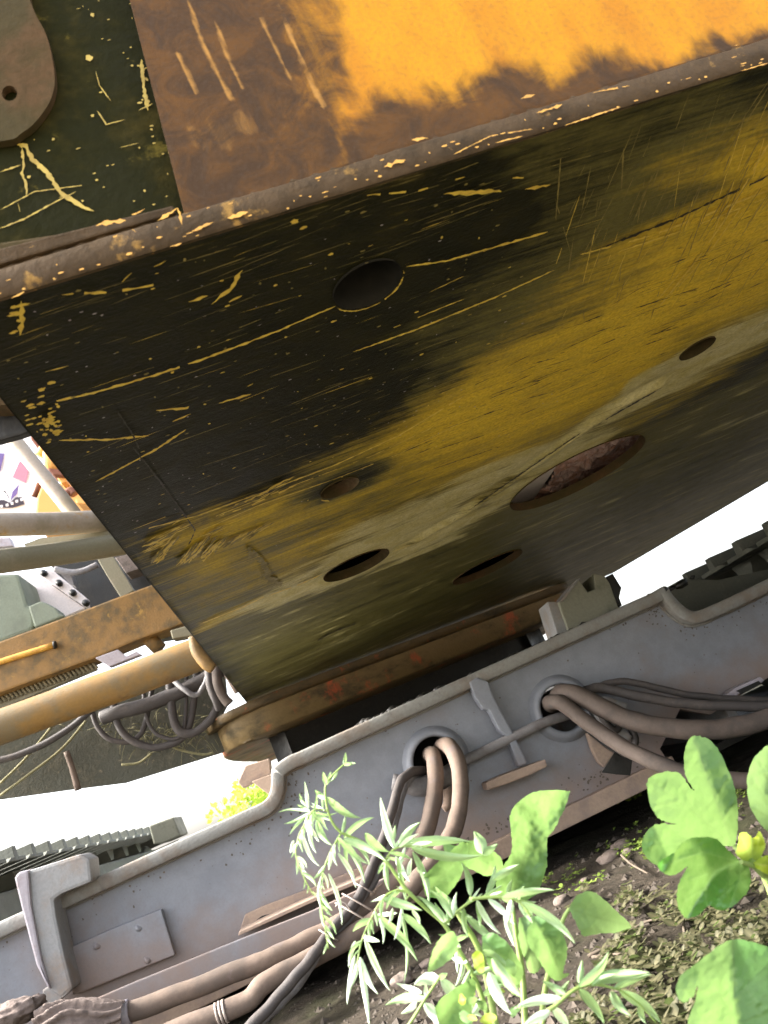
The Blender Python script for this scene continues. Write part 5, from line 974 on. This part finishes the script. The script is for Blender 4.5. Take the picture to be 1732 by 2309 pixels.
for i, (p_, a, b) in enumerate((([(180, 2500), (250, 1960), (340, 1840), (480, 1730), (600, 1715), (740, 1750)], .0026, .0008), ([(-200, 1180), (0, 1170), (110, 1200), (180, 1290)], .0016, .0008), ([(480, 1730), (560, 1690), (700, 1640)], .001, .0006), ([(740, 1750), (850, 1830), (960, 1950)], .001, .0006))):
    stem(fw2, 'd5', p_, [.54]*len(p_), a*.62, b*.8, name='stem' if i == 0 else 'side_stalk')
for b, t, w_, pl in (((480, 1725), (665, 1505), 60, 0), ((540, 1690), (925, 1640), 84, 0), ((700, 1735), (935, 1650), 50, 0), ((735, 1755), (990, 1955), 66, 0), ((680, 1760), (805, 1910), 56, 0), ((600, 1720), (655, 1650), 40, 0), ((480, 1705), (500, 1560), 40, 0), ((370, 1800), (70, 1870), 64, 1), ((400, 1780), (250, 1690), 50, 0), ((0, 1170), (332, 1125), 50, 0), ((120, 1200), (458, 1462), 60, 0), ((140, 1240), (190, 1335), 44, 0), ((330, 1840), (420, 1690), 50, 0), ((860, 1830), (900, 1960), 40, 0),
                     ((480, 1740), (640, 1960), 60, 0), ((560, 1720), (720, 1650), 40, 0), ((300, 1880), (120, 1990), 60, 1), ((320, 1860), (420, 1990), 60, 1), ((60, 1190), (30, 1330), 40, 1), ((90, 1200), (140, 1100), 34, 0), ((20, 1250), (80, 1480), 44, 1), ((-60, 1550), (130, 1800), 70, 0), ((-80, 1640), (60, 1900), 70, 1), ((-120, 1500), (60, 1620), 60, 0)):
    lancet('d5', b, t, w_, 'leaf_weed_pale' if pl else 'leaf_weed', fw2, random.uniform(.52, .56))

# ================================================================== ground cover, moss, stones, twigs
def tiny_leaves(name, spots, mat, label, cat):
    mb = MB(); ve = []
    for x_, y_, z_, r_ in spots:
        a0 = random.random()*6.28; k = random.choice((3, 3, 4, 5))
        for j in range(k):
            a = a0+j*6.283/k+random.gauss(0, .25); tl = random.uniform(-.1, .7); d_ = Vector((math.cos(a)*math.cos(tl), math.sin(a)*math.cos(tl), math.sin(tl))); s_ = Vector((-math.sin(a), math.cos(a), random.uniform(-.3, .3)))
            p = Vector((x_, y_, z_)); L = r_*random.uniform(.7, 1.3); w_ = L*random.uniform(.28, .42)
            mb.add([p, p+d_*L*.4+s_*w_, p+d_*L*.8+s_*w_*.75, p+d_*L, p+d_*L*.8-s_*w_*.75, p+d_*L*.4-s_*w_], [(0, 1, 2, 3), (0, 3, 4, 5)]); ve += [.8, 0, 0, .3, 0, 0]
    o = mb.build(name, M[mat], None, attr=dict(vein=np.stack([np.array(ve)]*3, 1))); return tag(o, label, cat, kind='stuff')
sp_ = []
while len(sp_) < 1150:
    u = random.uniform(420, 1700); v = random.uniform(1060, 1990)
    if fbm(np.array([u/130]), np.array([v/110]), 77)[0] < .40+.25*max(0, (1150-v)/150)+.2*max(0, (800-u)/400): continue
    q = pxs('d5', [(u, v)])[0]; p = at_z(q[0], q[1], random.uniform(.0, .03)); sp_.append((p.x, p.y, max(p.z, ghs(p.x, p.y)+.002), random.uniform(.005, .012)))
tiny_leaves('ground_cover', sp_, 'cover', 'low dull brown green ground cover on the soil at right', 'ground cover')
sp_ = []
for i in range(900):
    x_ = random.uniform(.30, 1.0); y_ = random.gauss(1.62, .07); 
    if fbm(np.array([x_*14]), np.array([y_*14]), 5)[0] < .5: continue
    sp_.append((x_, y_, ghs(x_, y_)+random.uniform(0, .014), random.uniform(.004, .009)))
tiny_leaves('moss', sp_, 'moss', 'green moss along the foot of the grey frame', 'moss')
sp_ = []
for i in range(500):
    u, v = random.gauss(820, 50), random.gauss(545, 22); q = pxs('d5', [(u, v)])[0]; p = at_y(q[0], q[1], 2.15); sp_.append((p.x, p.y+random.uniform(0, .3), min(p.z, .054), random.uniform(.006, .014)))
tiny_leaves('grass_tuft', sp_, 'leaf_young', 'bright yellow green tuft under the frame edge', 'tuft')
lab = ['pale angular stone on the soil below the frame edge', 'second flat stone just under the pale angular one', 'small pale stone near the left broad leaf', 'small round pebble beside the frame foot', 'brown stone half buried beside the lobed leaf', 'tiny grey pebble in the middle of the dark soil', 'small buff pebble near the ground cover', 'flat brown stone close to the bottom hose', 'little stone under the crossing cables', 'rough grey stone in the dark soil at bottom centre']
for i, (u, v, r_) in enumerate(((700, 830, .022), (660, 910, .018), (370, 1185, .012), (705, 660, .014), (845, 720, .010), (500, 1040, .007), (780, 880, .010), (-620, 1700, .016), (-480, 1560, .012), (-300, 1900, .018))):
    q = pxs('d5', [(u, v)])[0]; p = at_z(q[0], q[1], 0.0)
    if p.y > 1.72: p.y = 1.70
    p.z = ghs(p.x, p.y)+r_*.25; o = crumple('stone', p, r_, (random.uniform(1, 1.5), 1, .6), 'stone', lab[i], 'stone', .22, 3, 3, i*3.1); o['group'] = 'stones on the soil'
tl_ = ['long thin twig lying across the ground cover', 'short twig beside the heart shaped leaf', 'pale twig pointing up from the soil', 'forked looking brown root below the dark leaf', 'thin twig on the dark soil by the moss']
for i, pts_ in enumerate(([(510, 1480), (700, 1390), (880, 1290), (1100, 1250)], [(540, 1490), (700, 1492), (880, 1500)], [(830, 1210), (860, 1150), (895, 1090)], [(1130, 1290), (1110, 1400), (1085, 1550), (1060, 1690)], [(730, 880), (800, 950), (900, 1000)])):
    P = []
    for q in pxs('d5', pts_): p = at_z(q[0], q[1], .012); p.z = ghs(p.x, p.y)+.004+random.uniform(0, .01); P.append(p)
    o = MB().tube(P, [.0022, .002, .0016, .001][:len(P)], 6, 5, .2).build('twig', M['twig']); tag(o, tl_[i], 'twig', 'twigs on the soil')
mb = MB(); base = [(1, 0, 0), (-1, 0, 0), (0, 1, 0), (0, -1, 0), (0, 0, 1), (0, 0, -1)]; bf = [(0, 2, 4), (2, 1, 4), (1, 3, 4), (3, 0, 4), (2, 0, 5), (1, 2, 5), (3, 1, 5), (0, 3, 5)]
for i in range(2600):
    u = random.uniform(-1500, 1750); v = random.uniform(560, 1990); q = pxs('d5', [(u, v)])[0]; p = at_z(q[0], q[1], 0.0)
    if not (.5 < p.y < 1.9): continue
    rr_ = random.choice((.002, .002, .003, .003, .004, .006, .009)); z_ = ghs(p.x, p.y)
    mb.add([(p.x+a*rr_*random.uniform(.6, 1.4), p.y+b*rr_*random.uniform(.6, 1.4), z_+c*rr_*random.uniform(.4, .9)) for a, b, c in base], bf)
tag(mb.build('soil_grit', M['grit'], None), 'small grit and clods scattered on the dark soil', 'grit', kind='stuff')
# a bright bush beyond the machine and trees far off
def bush(name, c, rad, hgt, nl, lr, mat, label, cat, seed):
    rs_ = random.Random(seed); root = empty(name, (c[0], c[1], 0), label=label, cat=cat); mb = MB(); ve = []
    cl = [(Vector((rs_.gauss(0, rad*.45), rs_.gauss(0, rad*.45), hgt*rs_.uniform(.25, .9))), rs_.uniform(.25, .5)*rad) for _ in range(14)]
    for i in range(nl):
        cc, cr_ = rs_.choice(cl); d_ = Vector((rs_.gauss(0, 1), rs_.gauss(0, 1), rs_.gauss(0, 1))).normalized(); p = cc+d_*cr_*rs_.uniform(.6, 1.05)+Vector((c[0], c[1], 0)); p.z = max(p.z, .02)
        t = (d_+Vector((rs_.gauss(0, .6), rs_.gauss(0, .6), rs_.gauss(0, .6)))).normalized(); s_ = t.cross(Vector((rs_.gauss(0, 1), rs_.gauss(0, 1), rs_.gauss(0, 1)))).normalized(); L = lr*rs_.uniform(.6, 1.3)
        mb.add([p, p+t*L*.5+s_*L*.3, p+t*L, p+t*L*.5-s_*L*.3], [(0, 1, 2, 3)]); ve += [0.]*4
    mb.build('crown', M[mat], root, attr=dict(vein=np.stack([np.array(ve)]*3, 1)))
    mb = MB()
    for i in range(5):
        cc = cl[i][0]; mb.tube([(c[0], c[1], -.02), (c[0]+cc.x*.4, c[1]+cc.y*.4, cc.z*.5), (c[0]+cc.x, c[1]+cc.y, cc.z)], [hgt*.03, hgt*.02, hgt*.008], 6)
    mb.build('trunk', M['bark'], root); return root
bush('bush', (-.50, 6.6), .26, .70, 1500, .05, 'leaf_young', 'bright yellow green bush in the gap beside the ring', 'bush', 3)

S.cycles.max_bounces = 8
